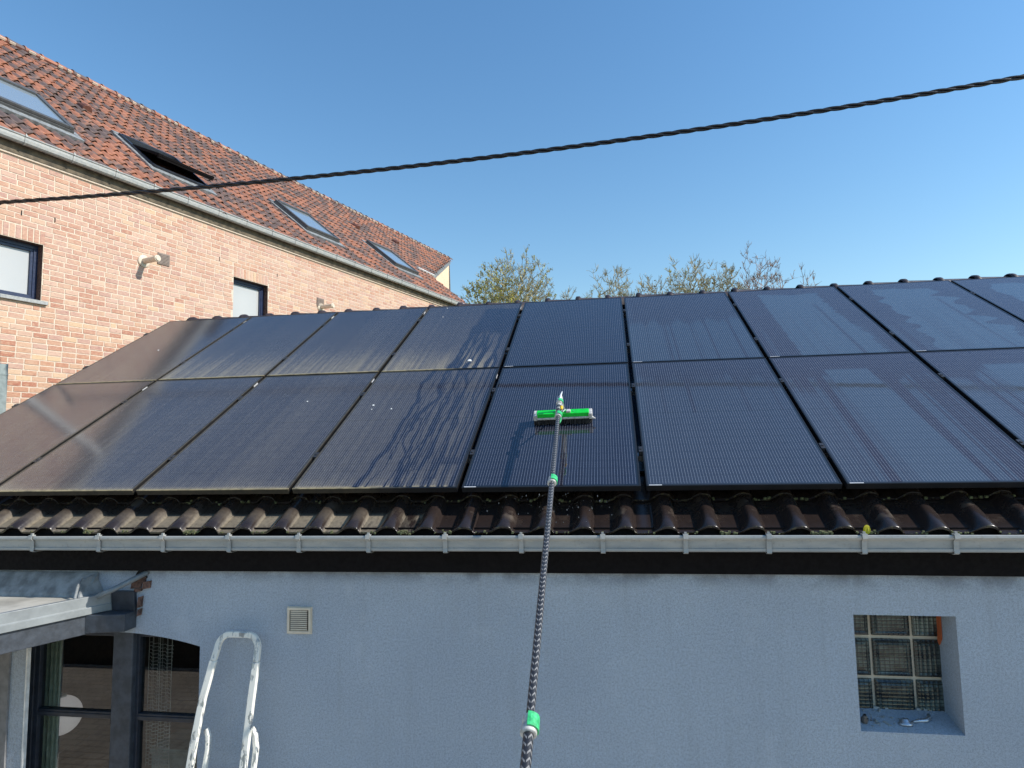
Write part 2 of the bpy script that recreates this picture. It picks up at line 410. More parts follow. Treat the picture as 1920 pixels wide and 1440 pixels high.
# ------------------------------------------------------------------ mesh helpers
def link(o, parent=None, loc=None):
    COL.objects.link(o)
    if parent is not None:
        o.parent = parent
    if loc is not None:
        o.location = loc
    return o
def tag(o, label=None, cat=None, group=None, kind=None):
    for k, v in (('label', label), ('category', cat), ('group', group), ('kind', kind)):
        if v:
            o[k] = v
    return o
def thing(name, label, cat, loc=(0, 0, 0), group=None, rot=(0, 0, 0)):
    o = bpy.data.objects.new(name, None)
    o.empty_display_size = .1
    link(o, None, loc)
    o.rotation_euler = rot
    return tag(o, label, cat, group)
class MB:
    """collects shapes; build() links them as one mesh object (vertices given in world space unless local)"""
    def __init__(s):
        s.v, s.f = [], []
    def add(s, V, F):
        b = len(s.v)
        s.v += [tuple(map(float, p)) for p in V]
        s.f += [tuple(i + b for i in q) for q in F]
        return s
    def obox(s, c, ax, ay, az):
        """centre and three half-axis vectors"""
        c = np.array(c, float); ax, ay, az = (np.array(a, float) for a in (ax, ay, az))
        V = [c + i * ax + j * ay + k * az for k in (-1, 1) for j in (-1, 1) for i in (-1, 1)]
        F = [(0, 2, 3, 1), (4, 5, 7, 6), (0, 1, 5, 4), (2, 6, 7, 3), (0, 4, 6, 2), (1, 3, 7, 5)]
        if np.dot(np.cross(ax, ay), az) < 0:
            F = [q[::-1] for q in F]
        return s.add(V, F)
    def box(s, x0, x1, y0, y1, z0, z1):
        return s.obox(((x0 + x1) / 2, (y0 + y1) / 2, (z0 + z1) / 2), ((x1 - x0) / 2, 0, 0), (0, (y1 - y0) / 2, 0), (0, 0, (z1 - z0) / 2))
    def quad(s, a, b, c, d):
        return s.add([a, b, c, d], [(0, 1, 2, 3)])
    def prism(s, poly, ext):
        n = len(poly); P = [np.array(p, float) for p in poly]; e = np.array(ext, float)
        V = P + [p + e for p in P]
        F = [tuple(range(n))[::-1], tuple(range(n, 2 * n))] + [(i, (i + 1) % n, (i + 1) % n + n, i + n) for i in range(n)]
        return s.add(V, F)
    def tube(s, pts, rad, n=8, caps=True):
        pts = [np.array(p, float) for p in pts]
        if np.isscalar(rad):
            rad = [rad] * len(pts)
        V, F = [], []
        prev = None
        for i, p in enumerate(pts):
            d = pts[min(i + 1, len(pts) - 1)] - pts[max(i - 1, 0)]
            d = d / (np.linalg.norm(d) + 1e-12)
            if prev is None:
                a = np.cross(d, (0, 0, 1) if abs(d[2]) < .9 else (1, 0, 0))
            else:
                a = prev - d * np.dot(prev, d)
            a /= np.linalg.norm(a) + 1e-12
            prev = a
            b = np.cross(d, a)
            for k in range(n):
                t = 2 * math.pi * k / n
                V.append(p + rad[i] * (math.cos(t) * a + math.sin(t) * b))
        for i in range(len(pts) - 1):
            for k in range(n):
                F.append((i * n + k, i * n + (k + 1) % n, (i + 1) * n + (k + 1) % n, (i + 1) * n + k))
        if caps:
            F.append(tuple(range(n))[::-1]); F.append(tuple(range((len(pts) - 1) * n, len(pts) * n)))
        return s.add(V, F)
    def lathe(s, c, axis, prof, n=16):
        """prof: list of (distance along axis, radius)"""
        ax = np.array(axis, float); ax /= np.linalg.norm(ax)
        c = np.array(c, float)
        return s.tube([c + ax * h for h, r in prof], [r for h, r in prof], n)
    def sphere(s, c, r, n=14, sq=(1, 1, 1)):
        V, F = [], []
        for i in range(n + 1):
            ph = math.pi * i / n
            for k in range(2 * n):
                t = math.pi * k / n
                V.append((c[0] + sq[0] * r * math.sin(ph) * math.cos(t), c[1] + sq[1] * r * math.sin(ph) * math.sin(t), c[2] + sq[2] * r * math.cos(ph)))
        for i in range(n):
            for k in range(2 * n):
                F.append((i * 2 * n + k, (i + 1) * 2 * n + k, (i + 1) * 2 * n + (k + 1) % (2 * n), i * 2 * n + (k + 1) % (2 * n)))
        return s.add(V, F)
    def mesh(s, name, smooth=False):
        me = bpy.data.meshes.new(name)
        me.from_pydata(s.v, [], s.f)
        if smooth:
            me.polygons.foreach_set('use_smooth', [True] * len(me.polygons))
        me.update()
        return me
    def build(s, name, mat, parent=None, smooth=False, bevel=0, loc=None, kind=None):
        me = s.mesh(name, smooth)
        me.materials.append(M[mat] if isinstance(mat, str) else mat)
        o = link(bpy.data.objects.new(name, me), parent, loc)
        if bevel:
            b = o.modifiers.new('edge', 'BEVEL'); b.width = bevel; b.segments = 2; b.limit_method = 'ANGLE'
        if smooth:
            pass
        if kind:
            o['kind'] = kind
        return o
def Z(z):
    return ZC + z
rng = np.random.default_rng(7)
random.seed(7)

# roof geometry of the low house
TH = R(29.889)
CT, ST = math.cos(TH), math.sin(TH)
P0 = np.array([0, 3.7112, Z(-.2434)])
SV = np.array([0, CT, ST])
NV = np.array([0, -ST, CT])
X0, PITCH, ROWP = -5.129, 1.06, 1.790
def RP(x, s, h):
    """point of the low house's roof: x along the eave, s up the slope from the panels' lower edge, h above the panels"""
    return np.array([x, 0, 0]) + P0 + SV * s + NV * h

# ================================================================== SETTING
g = MB().quad((-900, -900, 0), (900, -900, 0), (900, 1500, 0), (-900, 1500, 0)).build('ground', 'ground')
tag(g, kind='structure')

# ================================================================== LOW GREY HOUSE
house = thing('grey_house', 'low grey rendered house with dark tiled roof carrying the solar panels', 'house', (0, 3.6, 0))
def H(mb, name, mat, **k):
    """part of the grey house: world coordinates shifted to its base"""
    par = k.pop('parent', house)
    mb.v = [(x, y - 3.6, z) for x, y, z in mb.v]
    return mb.build(name, mat, par, **k)
WY = 3.6
WT = Z(-.70)
AX0, AX1 = -3.655, -2.445
def arch(x):
    t = (x + 3.02) / .575
    return Z(-1.083 - .070 * t * t)
BX0, BX1, BZ0, BZ1, BY = 1.192, 1.672, Z(-1.467), Z(-.898), 3.80
w = MB()
def wq(x0, x1, z0, z1):
    w.quad((x0, WY, z0), (x1, WY, z0), (x1, WY, z1), (x0, WY, z1))
WX0, WX1 = -5.9, 6.2
wq(WX0, AX0, 0, WT); wq(AX0, AX1, 0, Z(-2.35))
nseg = 24
ax = np.linspace(AX0, AX1, nseg + 1)
for a, b in zip(ax[:-1], ax[1:]):
    w.quad((a, WY, arch(a)), (b, WY, arch(b)), (b, WY, WT), (a, WY, WT))
    w.quad((a, WY + .2, arch(a)), (b, WY + .2, arch(b)), (b, WY, arch(b)), (a, WY, arch(a)))
wq(AX1, BX0, 0, WT); wq(BX0, BX1, 0, BZ0); wq(BX0, BX1, BZ1, WT); wq(BX1, WX1, 0, WT)
w.quad((AX0, WY, Z(-2.35)), (AX0, WY + .2, Z(-2.35)), (AX0, WY + .2, arch(AX0)), (AX0, WY, arch(AX0)))
w.quad((AX1, WY + .2, Z(-2.35)), (AX1, WY, Z(-2.35)), (AX1, WY, arch(AX1)), (AX1, WY + .2, arch(AX1)))
w.quad((AX0, WY, Z(-2.35)), (AX1, WY, Z(-2.35)), (AX1, WY + .2, Z(-2.35)), (AX0, WY + .2, Z(-2.35)))
# glass block recess (sill slopes down to the outside), edges slightly uneven
w.quad((BX0, WY, BZ0), (BX0, BY, BZ0 + .04), (BX0, BY, BZ1), (BX0, WY, BZ1))
w.quad((BX1, BY, BZ0 + .04), (BX1, WY, BZ0), (BX1, WY, BZ1), (BX1, BY, BZ1))
w.quad((BX0, WY, BZ0), (BX1, WY, BZ0), (BX1, BY, BZ0 + .04), (BX0, BY, BZ0 + .04))
w.quad((BX0, BY, BZ1), (BX1, BY, BZ1), (BX1, WY, BZ1), (BX0, WY, BZ1))
# other outer walls
w.quad((WX1, WY, 0), (WX1, 10.2, 0), (WX1, 10.2, WT), (WX1, WY, WT))
w.quad((WX0, 10.2, 0), (WX0, WY, 0), (WX0, WY, WT), (WX0, 10.2, WT))
w.quad((WX1, 10.2, 0), (WX0, 10.2, 0), (WX0, 10.2, WT), (WX1, 10.2, WT))
w.add([(WX1, WY, WT), (WX1, 10.2, WT), (WX1, 6.9, Z(1.36))], [(0, 1, 2)])
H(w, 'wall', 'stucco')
# dark eave board
f = MB()
f.prism([(WX0, 3.57, Z(-.512)), (WX1, 3.57, Z(-.512)), (WX1, 3.57, Z(-.672)), (WX0, 3.57, Z(-.727))], (0, .028, 0))
H(f, 'fascia', 'fascia')
H(MB().quad((WX0, 3.599, Z(-.46)), (WX1, 3.599, Z(-.46)), (WX1, 3.599, WT), (WX0, 3.599, WT)), 'eave_packing', 'fascia')
# roof deck under the tiles (blue underlay shows below the rolls at the eave)
d = MB()
a, b = WX0 + .75, WX1 + .1
def slab(x0, x1, s0, s1, h0, h1):
    p = [RP(x0, s0, h0), RP(x0, s1, h0), RP(x0, s1, h1), RP(x0, s0, h1)]
    d.prism(p, (x1 - x0, 0, 0))
slab(a, b, -.205, 3.72, -.215, -.178)
bk = [RP(a, 3.72, -.178), RP(a, 3.72, -.215)]
ry, rz = RP(0, 3.75, -.178)[1:]
d.prism([(a, ry, rz), (a, ry + 3.3, rz - 1.9), (a, ry + 3.3, rz - 1.94), (a, ry, rz - .04)], (b - a, 0, 0))
H(d, 'roof_deck', 'blueroof')
# eave and ridge tiles
TW, TE, TLN = .2225, .303, .355
def tile_mesh():
    nx, ny = 26, 9
    V, F = [], []
    ys = [0, .006, .018, .04, .075, .12, .19, .27, TLN]
    top = []
    for j, y in enumerate(ys):
        q = min(1, y / .11)
        row = []
        for i in range(nx + 1):
            x = (i / nx) * (TW + .004)
            c, hr = .160, .056
            hl = .066 + .022 * (1 - q) ** 2
            t = (x - c) / (hr if x > c else hl)
            if abs(t) >= 1:
                z = 0
            elif x <= c:
                z = .050 * (0.5 + 0.5 * math.cos(math.pi * t)) ** .80
            else:
                z = .050 * math.sqrt(max(0, 1 - t * t)) ** .8
            z *= (.80 + .20 * min(1, y / .05) ** .6) if y < .05 else 1
            z += .021 * (1 - y / TLN)
            row.append((x, y, z))
        top.append(row)
    n1 = nx + 1
    for row in top:
        V += row
    for j in range(ny - 1):
        for i in range(nx):
            F.append((j * n1 + i, j * n1 + i + 1, (j + 1) * n1 + i + 1, (j + 1) * n1 + i))
    b = len(V)
    for x, y, z in top[0]:
        V.append((x, y + .002, z - .013))
    for x, y, z in top[0]:
        V.append((x, y + .07, z - .015))
    for i in range(nx):
        F.append((b + i, b + i + 1, i + 1, i))
        F.append((b + n1 + i, b + n1 + i + 1, b + i + 1, b + i))
    # right-hand overlap lip
    e = len(V)
    for j in range(ny):
        x, y, z = top[j][-1]
        V.append((x, y, z - .012))
    for j in range(ny - 1):
        F.append((j * n1 + nx, e + j, e + j + 1, (j + 1) * n1 + nx))
    me = bpy.data.meshes.new('roof_tile')
    me.from_pydata(V, [], F)
    me.polygons.foreach_set('use_smooth', [k < (ny - 1) * nx for k in range(len(F))])
    me.materials.append(M['rooftile'])
    return me
tme = tile_mesh()
tme2 = tme.copy(); tme2.materials[0] = M['shaded_tile']
for row in range(3):
    for k in range(-23, 27):
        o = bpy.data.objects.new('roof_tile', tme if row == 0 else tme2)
        x = -.167 - .160 + k * TW
        p = RP(x + rng.normal(0, .0015), -.240 + row * TE + rng.normal(0, .003), -.161 + rng.normal(0, .001))
        link(o, house, (p[0], p[1] - 3.6, p[2]))
        o.rotation_euler = (TH, rng.normal(0, .004), rng.normal(0, .006))
# left verge trim
H(MB().prism([RP(X0 - .02, -.24, -.20), RP(X0 - .02, 3.72, -.20), RP(X0 - .02, 3.72, -.11), RP(X0 - .02, -.24, -.11)], (.03, 0, 0)), 'verge_board', 'fascia')
rt = MB()
pr_ = [(-.01, .126), (.0, .138), (.035, .138), (.05, .118), (.34, .106)]
V_, F_ = [], []
for i, (h_, r_) in enumerate(pr_):
    for k in range(13):
        t = math.pi * (k / 12) - .12 + .24 * (k / 12 - .0) * 0
        V_.append((h_, r_ * math.cos(math.pi * k / 12) * 1.05, r_ * math.sin(math.pi * k / 12)))
for i in range(len(pr_) - 1):
    for k in range(12):
        F_.append((i * 13 + k, i * 13 + k + 1, (i + 1) * 13 + k + 1, (i + 1) * 13 + k))
rt.add(V_, F_)
rme = rt.mesh('ridge_tile', True); rme.materials.append(M['ridgetile'])
for k in range(-2, 33):
    o = bpy.data.objects.new('ridge_tile', rme)
    link(o, house, (-4.293 + k * .3305 + rng.normal(0, .004), 6.99 - 3.6, Z(1.470) + rng.normal(0, .003)))
    o.rotation_euler = (0, rng.normal(0, .006), rng.normal(0, .01))
# gutter
gx0, gx1 = WX0 + .3, WX1
prof = [(3.566, -.515), (3.566, -.570), (3.468, -.570), (3.452, -.564), (3.452, -.552), (3.458, -.549), (3.454, -.514),
        (3.452, -.508), (3.441, -.505), (3.436, -.496), (3.438, -.486), (3.446, -.483), (3.456, -.487), (3.458, -.503),
        (3.462, -.514), (3.465, -.548), (3.474, -.562), (3.558, -.562), (3.558, -.515)]
gm = MB()
def gt(x):
    return .0032 * (x + .5)
gm.add([(gx0, y, Z(z + gt(gx0))) for y, z in prof] + [(gx1, y, Z(z + gt(gx1))) for y, z in prof],
       [(i, i + 1, i + 1 + len(prof), i + len(prof)) for i in range(len(prof) - 1)])
gut = H(gm, 'gutter', 'zinc')
bx = [-3.454 + k * .4235 for k in range(-4, 17)]
bmb = MB()
out = [(3.432, -.478), (3.428, -.497), (3.446, -.512), (3.449, -.55), (3.446, -.57), (3.462, -.577), (3.52, -.577)]
for i in range(len(out) - 1):
    (y0, z0), (y1, z1) = out[i], out[i + 1]
    bmb.prism([(-.012, y0 - WY, z0), (.012, y0 - WY, z0), (.012, y1 - WY, z1), (-.012, y1 - WY, z1)], (0, -.003, -.001))
bmb.box(-.013, .013, 3.430 - WY, 3.455 - WY, -.482, -.476)
bmb.box(-.006, .006, 3.438 - WY, 3.45 - WY, -.476, -.466)
bme = bmb.mesh('gutter_bracket'); bme.materials.append(M['zinc'])
for x in bx:
    o = bpy.data.objects.new('gutter_bracket', bme)
    link(o, gut, (x + rng.normal(0, .008), 0, ZC + gt(x)))
    o.rotation_euler = (0, 0, rng.normal(0, .03))
# glass block window
gb = H(MB().box(BX0 - .05, BX1 + .1, BY + .012, BY + .07, BZ0 + .0, BZ1 + .12), 'glass_block_window', 'cream')
bs = .191
bl = MB()
hw = bs / 2
def ring(y, r):
    return [(-r, y, -r), (r, y, -r), (r, y, r), (-r, y, r)]
R1 = [ring(.012, hw), ring(-.004, hw - .002), ring(-.010, hw - .014), ring(-.006, hw - .022), ring(-.010, hw - .030)]
V_ = sum(R1, []); F_ = [(i * 4 + k, i * 4 + (k + 1) % 4, (i + 1) * 4 + (k + 1) % 4, (i + 1) * 4 + k) for i in range(4) for k in range(4)] + [(16, 17, 18, 19)]
bl.add(V_, F_)
blme = bl.mesh('glass_block'); blme.materials.append(M['block'])
for i in range(3):
    for j in range(3):
        o = bpy.data.objects.new('glass_block', blme)
        link(o, gb, (1.2345 + .205 * i, BY - WY + .002, Z(-1.374) + .208 * j))
# orange primed patch left unpainted on the right jamb beside the blocks
H(MB().prism([(BX1 - .003, BY - .002, Z(-.90)), (BX1 - .003, BY - .055, Z(-.90)), (BX1 - .003, BY - .050, Z(-1.05)), (BX1 - .003, BY - .02, Z(-1.09)), (BX1 - .003, BY - .002, Z(-1.08))], (-.003, 0, 0)),
  'primer_patch', simple('orange_primer', (.50, .12, .04), .8))
# arched timber window
aw = H(MB().box(AX0 - .05, AX0 + .045, WY + .055, WY + .13, Z(-2.35), Z(-1.05)).box(AX1 - .02, AX1 + .03, WY + .055, WY + .13, Z(-2.35), Z(-1.05))
       .box(AX0, AX1, WY + .055, WY + .13, Z(-2.36), Z(-2.28)), 'arched_window', 'timber_dk', bevel=.004)
H(MB().box(-3.045, -2.910, WY + .03, WY + .12, Z(-2.28), Z(-1.06)), 'mullion', 'timber', parent=aw, bevel=.006)
def sash(x0, x1):
    sm = MB()
    for xa, xb in ((x0, x0 + .035), (x1 - .030, x1)):
        sm.box(xa, xb, WY + .065, WY + .115, Z(-2.28), Z(-1.06))
    sm.box(x0 + .035, x1 - .03, WY + .066, WY + .114, Z(-1.128), Z(-1.05))
    sm.box(x0 + .035, x1 - .03, WY + .066, WY + .114, Z(-1.618), Z(-1.578))
    sm.box(x0 + .035, x1 - .03, WY + .060, WY + .068, Z(-1.606), Z(-1.590))
    s_ = H(sm, 'sash', 'timber_dk', parent=aw, bevel=.003)
    for z0, z1 in ((-2.28, -1.618), (-1.578, -1.10)):
        H(MB().box(x0 + .03, x1 - .025, WY + .088, WY + .092, Z(z0), Z(z1)), 'pane', 'pane', parent=aw)
sash(AX0 + .040, -3.030); sash(-2.925, AX1 + .02)
# room behind it
rm = MB()
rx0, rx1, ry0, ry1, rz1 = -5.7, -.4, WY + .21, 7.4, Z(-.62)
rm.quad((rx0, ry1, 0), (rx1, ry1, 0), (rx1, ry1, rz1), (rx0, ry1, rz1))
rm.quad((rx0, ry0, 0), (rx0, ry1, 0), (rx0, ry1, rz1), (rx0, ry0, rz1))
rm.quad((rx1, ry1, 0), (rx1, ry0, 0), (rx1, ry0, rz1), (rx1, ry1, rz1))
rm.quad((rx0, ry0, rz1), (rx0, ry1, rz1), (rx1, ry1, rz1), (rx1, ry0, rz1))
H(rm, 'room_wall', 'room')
H(MB().quad((rx0, ry0, .03), (rx1, ry0, .03), (rx1, ry1, .03), (rx0, ry1, .03)), 'room_floor', 'roomfloor')
# wall vent
vx0, vx1, vz0, vz1 = -1.893, -1.740, Z(-1.064), Z(-.911)
vent = H(MB().box(vx0, vx1, WY - .006, WY + .0005, vz0, vz1), 'air_vent', 'cream', bevel=.002)
vf = MB()
for a_, b_, c_, d_ in ((vx0 + .004, vx1 - .004, vz0 + .004, vz0 + .018), (vx0 + .004, vx1 - .004, vz1 - .018, vz1 - .004), (vx0 + .004, vx0 + .018, vz0 + .018, vz1 - .018), (vx1 - .018, vx1 - .004, vz0 + .018, vz1 - .018)):
    vf.box(a_, b_, WY - .017, WY - .0062, c_, d_)
H(vf, 'vent_frame', 'cream', parent=vent, bevel=.002)
H(MB().box(vx0 + .02, vx1 - .02, WY - .0075, WY - .0063, vz0 + .02, vz1 - .02), 'vent_backing', 'black', parent=vent)
for k in range(10):
    z = vz0 + .026 + k * (vz1 - vz0 - .045) / 9.6
    H(MB().obox(((vx0 + vx1) / 2, WY - .0125, z), (.050, 0, 0), (0, .0045, -.0028), (0, .001, .0026)), 'vent_slat', 'cream', parent=vent)

# ------------------------------------------------------------------ things on the sill, moss, leaf, drops
sy = lambda y: BZ0 + .04 * (y - WY) / .2
h_ = thing('door_handle', 'loose silver door handle lying on the glass block window sill', 'door handle', (1.43, 3.66, sy(3.66)))
hb = MB()
pts = [(.04, .02, .012), (.07, .03, .013), (.105, .03, .016), (.13, .045, .024), (.135, .07, .030)]
hb.tube(pts, [.006, .010, .011, .010, .008], 10)
hb.build('lever', 'steel', h_, smooth=True)
hp = MB(); hp.lathe((0, .01, .0), (0, .1, 1), [(0, .030), (.008, .029), (.014, .022), (.026, .014), (.030, .012)], 16)
hp.v = [(x * 1.2, y, z) for x, y, z in hp.v]
hp.build('rose', 'steel', h_, smooth=True)
c_ = thing('hose_fitting', 'small dull metal hose fitting standing at left end of the sill', 'fitting', (1.235, 3.67, sy(3.67)))
MB().lathe((0, 0, 0), (.1, 0, 1), [(0, .015), (.014, .015), (.0145, .018), (.024, .018), (.0245, .012), (.034, .011), (.036, .008)], 12).build('threaded_body', 'dull_metal', c_)
MB().lathe((.0036, 0, .036), (.1, 0, 1), [(0, .007), (.006, .0065)], 10).build('nipple', 'black', c_)
sc_ = MB().lathe((1.275, 3.69, sy(3.69)), (0, 0, 1), [(0, .006), (.003, .006), (.0032, .002), (.022, .0018)], 8).build('screw', 'dull_metal')
tag(sc_, 'single screw standing on its head on the sill beside the hose fitting', 'screw')
db = MB()
for k in range(40):
    x = 1.26 + abs(rng.normal(0, .09)); y = rng.uniform(3.64, 3.79)
    r_ = rng.uniform(.0015, .006)
    if x < 1.66:
        db.obox((x, y, sy(y) + r_ * .5), (r_, r_ * .4, 0), (-r_ * .4, r_, 0), (0, 0, r_ * .5))
for k in range(26):
    x = rng.uniform(BX0 + .01, BX1 - .01); r_ = rng.uniform(.003, .008)
    db.obox((x, BY - .004, sy(BY) + r_ * .4), (r_, 0, 0), (0, r_ * .6, 0), (0, r_ * .2, r_ * .8))
tag(db.build('crumbs', 'stone'), 'crumbs of render and dust scattered on the sill', 'crumbs', kind='stuff')
lf = MB()
c0 = RP(1.258, -.262, -.10)
lf.add([c0 + np.array([.018 * math.cos(t), -.012 + .008 * math.sin(2 * t) * .4, .024 * math.sin(t)]) for t in np.linspace(0, 2 * math.pi, 14)[:-1]], [tuple(range(13))])
for v in list(lf.v):
    lf.v.append((v[0], v[1] + .0012, v[2]))
lf.f.append(tuple(range(13, 26))[::-1])
for i in range(13):
    lf.f.append((i, (i + 1) % 13, (i + 1) % 13 + 13, i + 13))
tag(lf.build('fallen_leaf', 'leaf'), 'round yellow leaf caught between eave tile and gutter', 'leaf')
ms = MB()
for k in range(420):
    x = rng.uniform(-3.6, 2.2)
    if rng.random() < .55:
        x = rng.choice([1.02, 1.08, 1.63, .5, .56, -3.2, -2.5, -1.2, -.9]) + rng.normal(0, .03)
    p = RP(x, -.245 + rng.normal(0, .006), -.138 + abs(rng.normal(0, .004)))
    if ((x + .167 + .060) % TW) < .115:
        continue
    r_ = rng.uniform(.002, .0065)
    ms.obox(p, (r_, 0, 0), (0, r_, .001), (.001, 0, r_ * .8))
for k in range(70):
    kk = rng.integers(-12, 12)
    x = -.167 - .160 + kk * TW + rng.uniform(-.03, .09)
    p = RP(x, .060 + rng.normal(0, .008), -.140 + abs(rng.normal(0, .006)))
    r_ = rng.uniform(.002, .008)
    ms.obox(p, (r_, 0, 0), (0, r_, .001), (.001, 0, r_ * .8))
tag(ms.build('moss', 'moss'), 'moss and grit along the lower edges of the eave tiles', 'moss', kind='stuff')
dr = MB()
for k in range(60):
    x = rng.normal(-.30, .20)
    r_ = rng.uniform(.0008, .0016)
    l_ = r_ * rng.choice([1, 1, 1.5, 4])
    dr.sphere((x, 3.70 - rng.uniform(.0, .16), Z(-.245 - rng.uniform(.03, .19))), r_, 4, (1, 1, l_ / r_))
tag(dr.build('water_drops', simple('water_drop', (.30, .33, .36), .05, spec=1.0), smooth=True), 'water drops falling from the lower edge of the panel being washed', 'water drops', kind='stuff')

# ================================================================== SOLAR PANELS
def smooth01(x):
    x = np.clip(x, 0, 1)
    return x * x * (3 - 2 * x)
def vnoise(x, seed, n=64):
    r = np.random.default_rng(seed).random(n + 2)
    x = np.mod(x, n)
    i = np.floor(x).astype(int); f = smooth01(x - i)
    return r[i] * (1 - f) + r[(i + 1) % n] * f
def streak(Xg, Yg, x_start, y_start, y_end, wd, seed, wander=.05, drift=0.0):
    """mask of a wandering trickle of water"""
    t = y_start - Yg
    cx = x_start + drift * t + wander * (vnoise(t * 3.2 + seed * 3.1, seed) - .5) * np.minimum(1, t * 3) + wander * .18 * (vnoise(t * 14 + 5, seed + 1) - .5)
    ww = wd * (.35 + .9 * vnoise(t * 5 + 9, seed + 2))
    m_ = smooth01(1.5 - np.abs(Xg - cx) / ww * 1.0)
    m_ = np.where((Yg < y_start) & (Yg > y_end), m_, 0)
    return m_
def panel_masks(col, row, Xg, Yg):
    lx, ly = Xg / PW, Yg / PL
    if col <= 3:
        base = .26 + .05 * vnoise(lx * 5 + col, 11 + col) + (.05 if row == 0 else 0)
        D = np.full(Xg.shape, 1.0) * base
        D -= .10 * smooth01((ly - .45) / .5) * (1.0 if row == 1 else .3)
        if row == 1:      # dust gathers along the lower edge of the upper row
            lim = .34 + .16 * vnoise(lx * 9 + col * 3, 21 + col) + .08 * vnoise(lx * 40, 22 + col) + (.10 if col in (1, 2) else 0)
            D += (.36 if col in (1, 2, 3) else .16) * smooth01((lim - ly) / lim) ** 1.5 * (.55 + .7 * vnoise(lx * 60, 25 + col))
            D += .4 * smooth01((.018 - ly) / .012)
        else:
            D += .36 * smooth01((.022 - ly) / .016)
            D += .12 * smooth01((.10 - ly) / .1)
            D += .10 * smooth01((.05 - lx) / .05) * vnoise(ly * 30, 5)
        D += .05 * (vnoise(lx * 55 + 3, 31 + col) - .5) * 2
        Wt = np.full(Xg.shape, .35)
        if col == 3:
            wash = np.zeros(Xg.shape)
            if row == 1:
                left = .60 + .05 * (vnoise(ly * 12, 41) - .5)
                edge = smooth01((lx - left) / .05) * smooth01((.90 + .03 * vnoise(lx * 9, 42) - ly) / .02) * smooth01((ly - .52 + .12 * (vnoise(lx * 26, 43))) / .10)
                wash = np.maximum(wash, edge)
                for k, (xs, wd) in enumerate(((.63, .030), (.66, .016), (.70, .022), (.735, .010), (.77, .018), (.82, .020), (.86, .010), (.93, .022), (.97, .02))):
                    wash = np.maximum(wash, streak(Xg, Yg, xs * PW, .62 * PL, -.1, wd * 1.0, 50 + k, .06, -.05))
                wash = np.maximum(wash, .55 * smooth01((lx - .9) / .08) * smooth01((.9 - ly) / .1))
            else:
                specs = [(.46, .019, .10), (.50, .005, .12), (.575, .018, .11), (.60, .006, .10), (.665, .021, .10), (.70, .006, .09), (.765, .014, .08), (.82, .008, .07), (.88, .008, .05), (.935, .010, .03), (.975, .018, .01)]
                for k, (xs, wd, wa) in enumerate(specs):
                    wash = np.maximum(wash, streak(Xg, Yg, xs * PW, PL * 1.02, -.1, wd, 70 + k, wa, -.02 + .012 * (k % 3)))
                for k in range(16):
                    r2 = np.random.default_rng(200 + k)
                    wash = np.maximum(wash, (.5 + .5 * r2.random()) * streak(Xg, Yg, (.50 + .48 * r2.random()) * PW, PL * (.5 + .6 * r2.random()), -.1 + .5 * r2.random() * (k % 2), .005 + .006 * r2.random(), 90 + k, .06, -.015))
                wash = np.maximum(wash, .5 * smooth01((lx - .93) / .05))
                patch = smooth01((lx - .76) / .06) * smooth01((.99 - lx) / .02) * smooth01((.02 - np.abs(ly - .17)) / .02 + .8)  # dark bluish shadow patch painted in by thinning the dust
                wash = np.maximum(wash, .75 * patch * (np.abs(ly - .17) < .035))
            D = D * (1 - wash)
            Wt = np.maximum(Wt, wash * .62)
        return np.clip(D, 0, 1), Wt
    D = np.zeros(Xg.shape)
    n1 = vnoise(lx * 24, 300 + col * 2 + row); n2 = vnoise(lx * 70, 301 + col * 2 + row); n0 = vnoise(lx * 7, 302 + col + row)
    if col == 4:
        Wt = .80 + .18 * (n1 - .5) * smooth01((.9 - ly) / .5) + (0 if row == 0 else .05)
        D += .012
    elif col == 5:
        edge = (.52 if row == 1 else .80) + .10 * n1
        lo = smooth01((edge - ly) / .10)
        Wt = .28 + (.62 if row == 1 else .40) * lo * smooth01((n1 * .6 + n2 * .4 - .10) / .22) + .2 * smooth01((.04 - np.abs(lx - .03)) / .04)
        if row == 0:
            Wt = np.where(ly < .5, .70 + .10 * (n1 - .5), Wt)
    else:
        # brush-wide wet films with dry margins and trickles
        if row == 1:
            x_a, x_b = (.24, .80) if col == 6 else (.22, .78)
            rg = .02 * (vnoise(ly * 60, 330 + col) - .5) + .10 * (vnoise(ly * 16, 331 + col) - .5) * (col >= 7)
            Wt = smooth01((lx - x_a + rg) / .02) * smooth01((x_b + .07 * smooth01((.6 - ly) / .4) - lx + rg * 2) / .03) * smooth01((.88 + .05 * n0 - ly) / .03)
            Wt = Wt * (1 - .7 * smooth01((.025 - np.abs(lx - .66 - .04 * (1 - ly))) / .02) * smooth01((.75 - ly) / .1))
            Wt = .14 + .80 * Wt * (1 - .35 * smooth01((vnoise(lx * 120, 345 + col) - .72) / .06) * smooth01((.8 - ly) / .5)) + .25 * smooth01((n1 - .55) / .2) * smooth01((.5 - ly) / .3)
        else:
            n3 = vnoise(lx * 150, 340 + col)
            core = smooth01((lx - .30 - .06 * (1 - ly)) / .015) * smooth01((.60 + .10 * (1 - ly) - lx) / .015) * smooth01((.86 - ly) / .02)
            str_ = smooth01((n2 * .45 + n1 * .42 + n3 * .22 - .50) / .05) * smooth01((.74 + .1 * n0 - ly) / .06)
            left = smooth01((.17 + .03 * n1 - lx) / .04) * smooth01((.72 - ly) / .15)
            Wt = .10 + .72 * np.maximum(np.maximum(core, .75 * str_), .6 * left)
    return D, np.clip(Wt, 0, 1)
clamp_mb = MB().box(-.019, .005, -.03, .03, -.03, .003).box(-.012, -.002, -.006, .006, .003, .008)
clamp_me = clamp_mb.mesh('clamp'); clamp_me.materials.append(M['clampalu'])
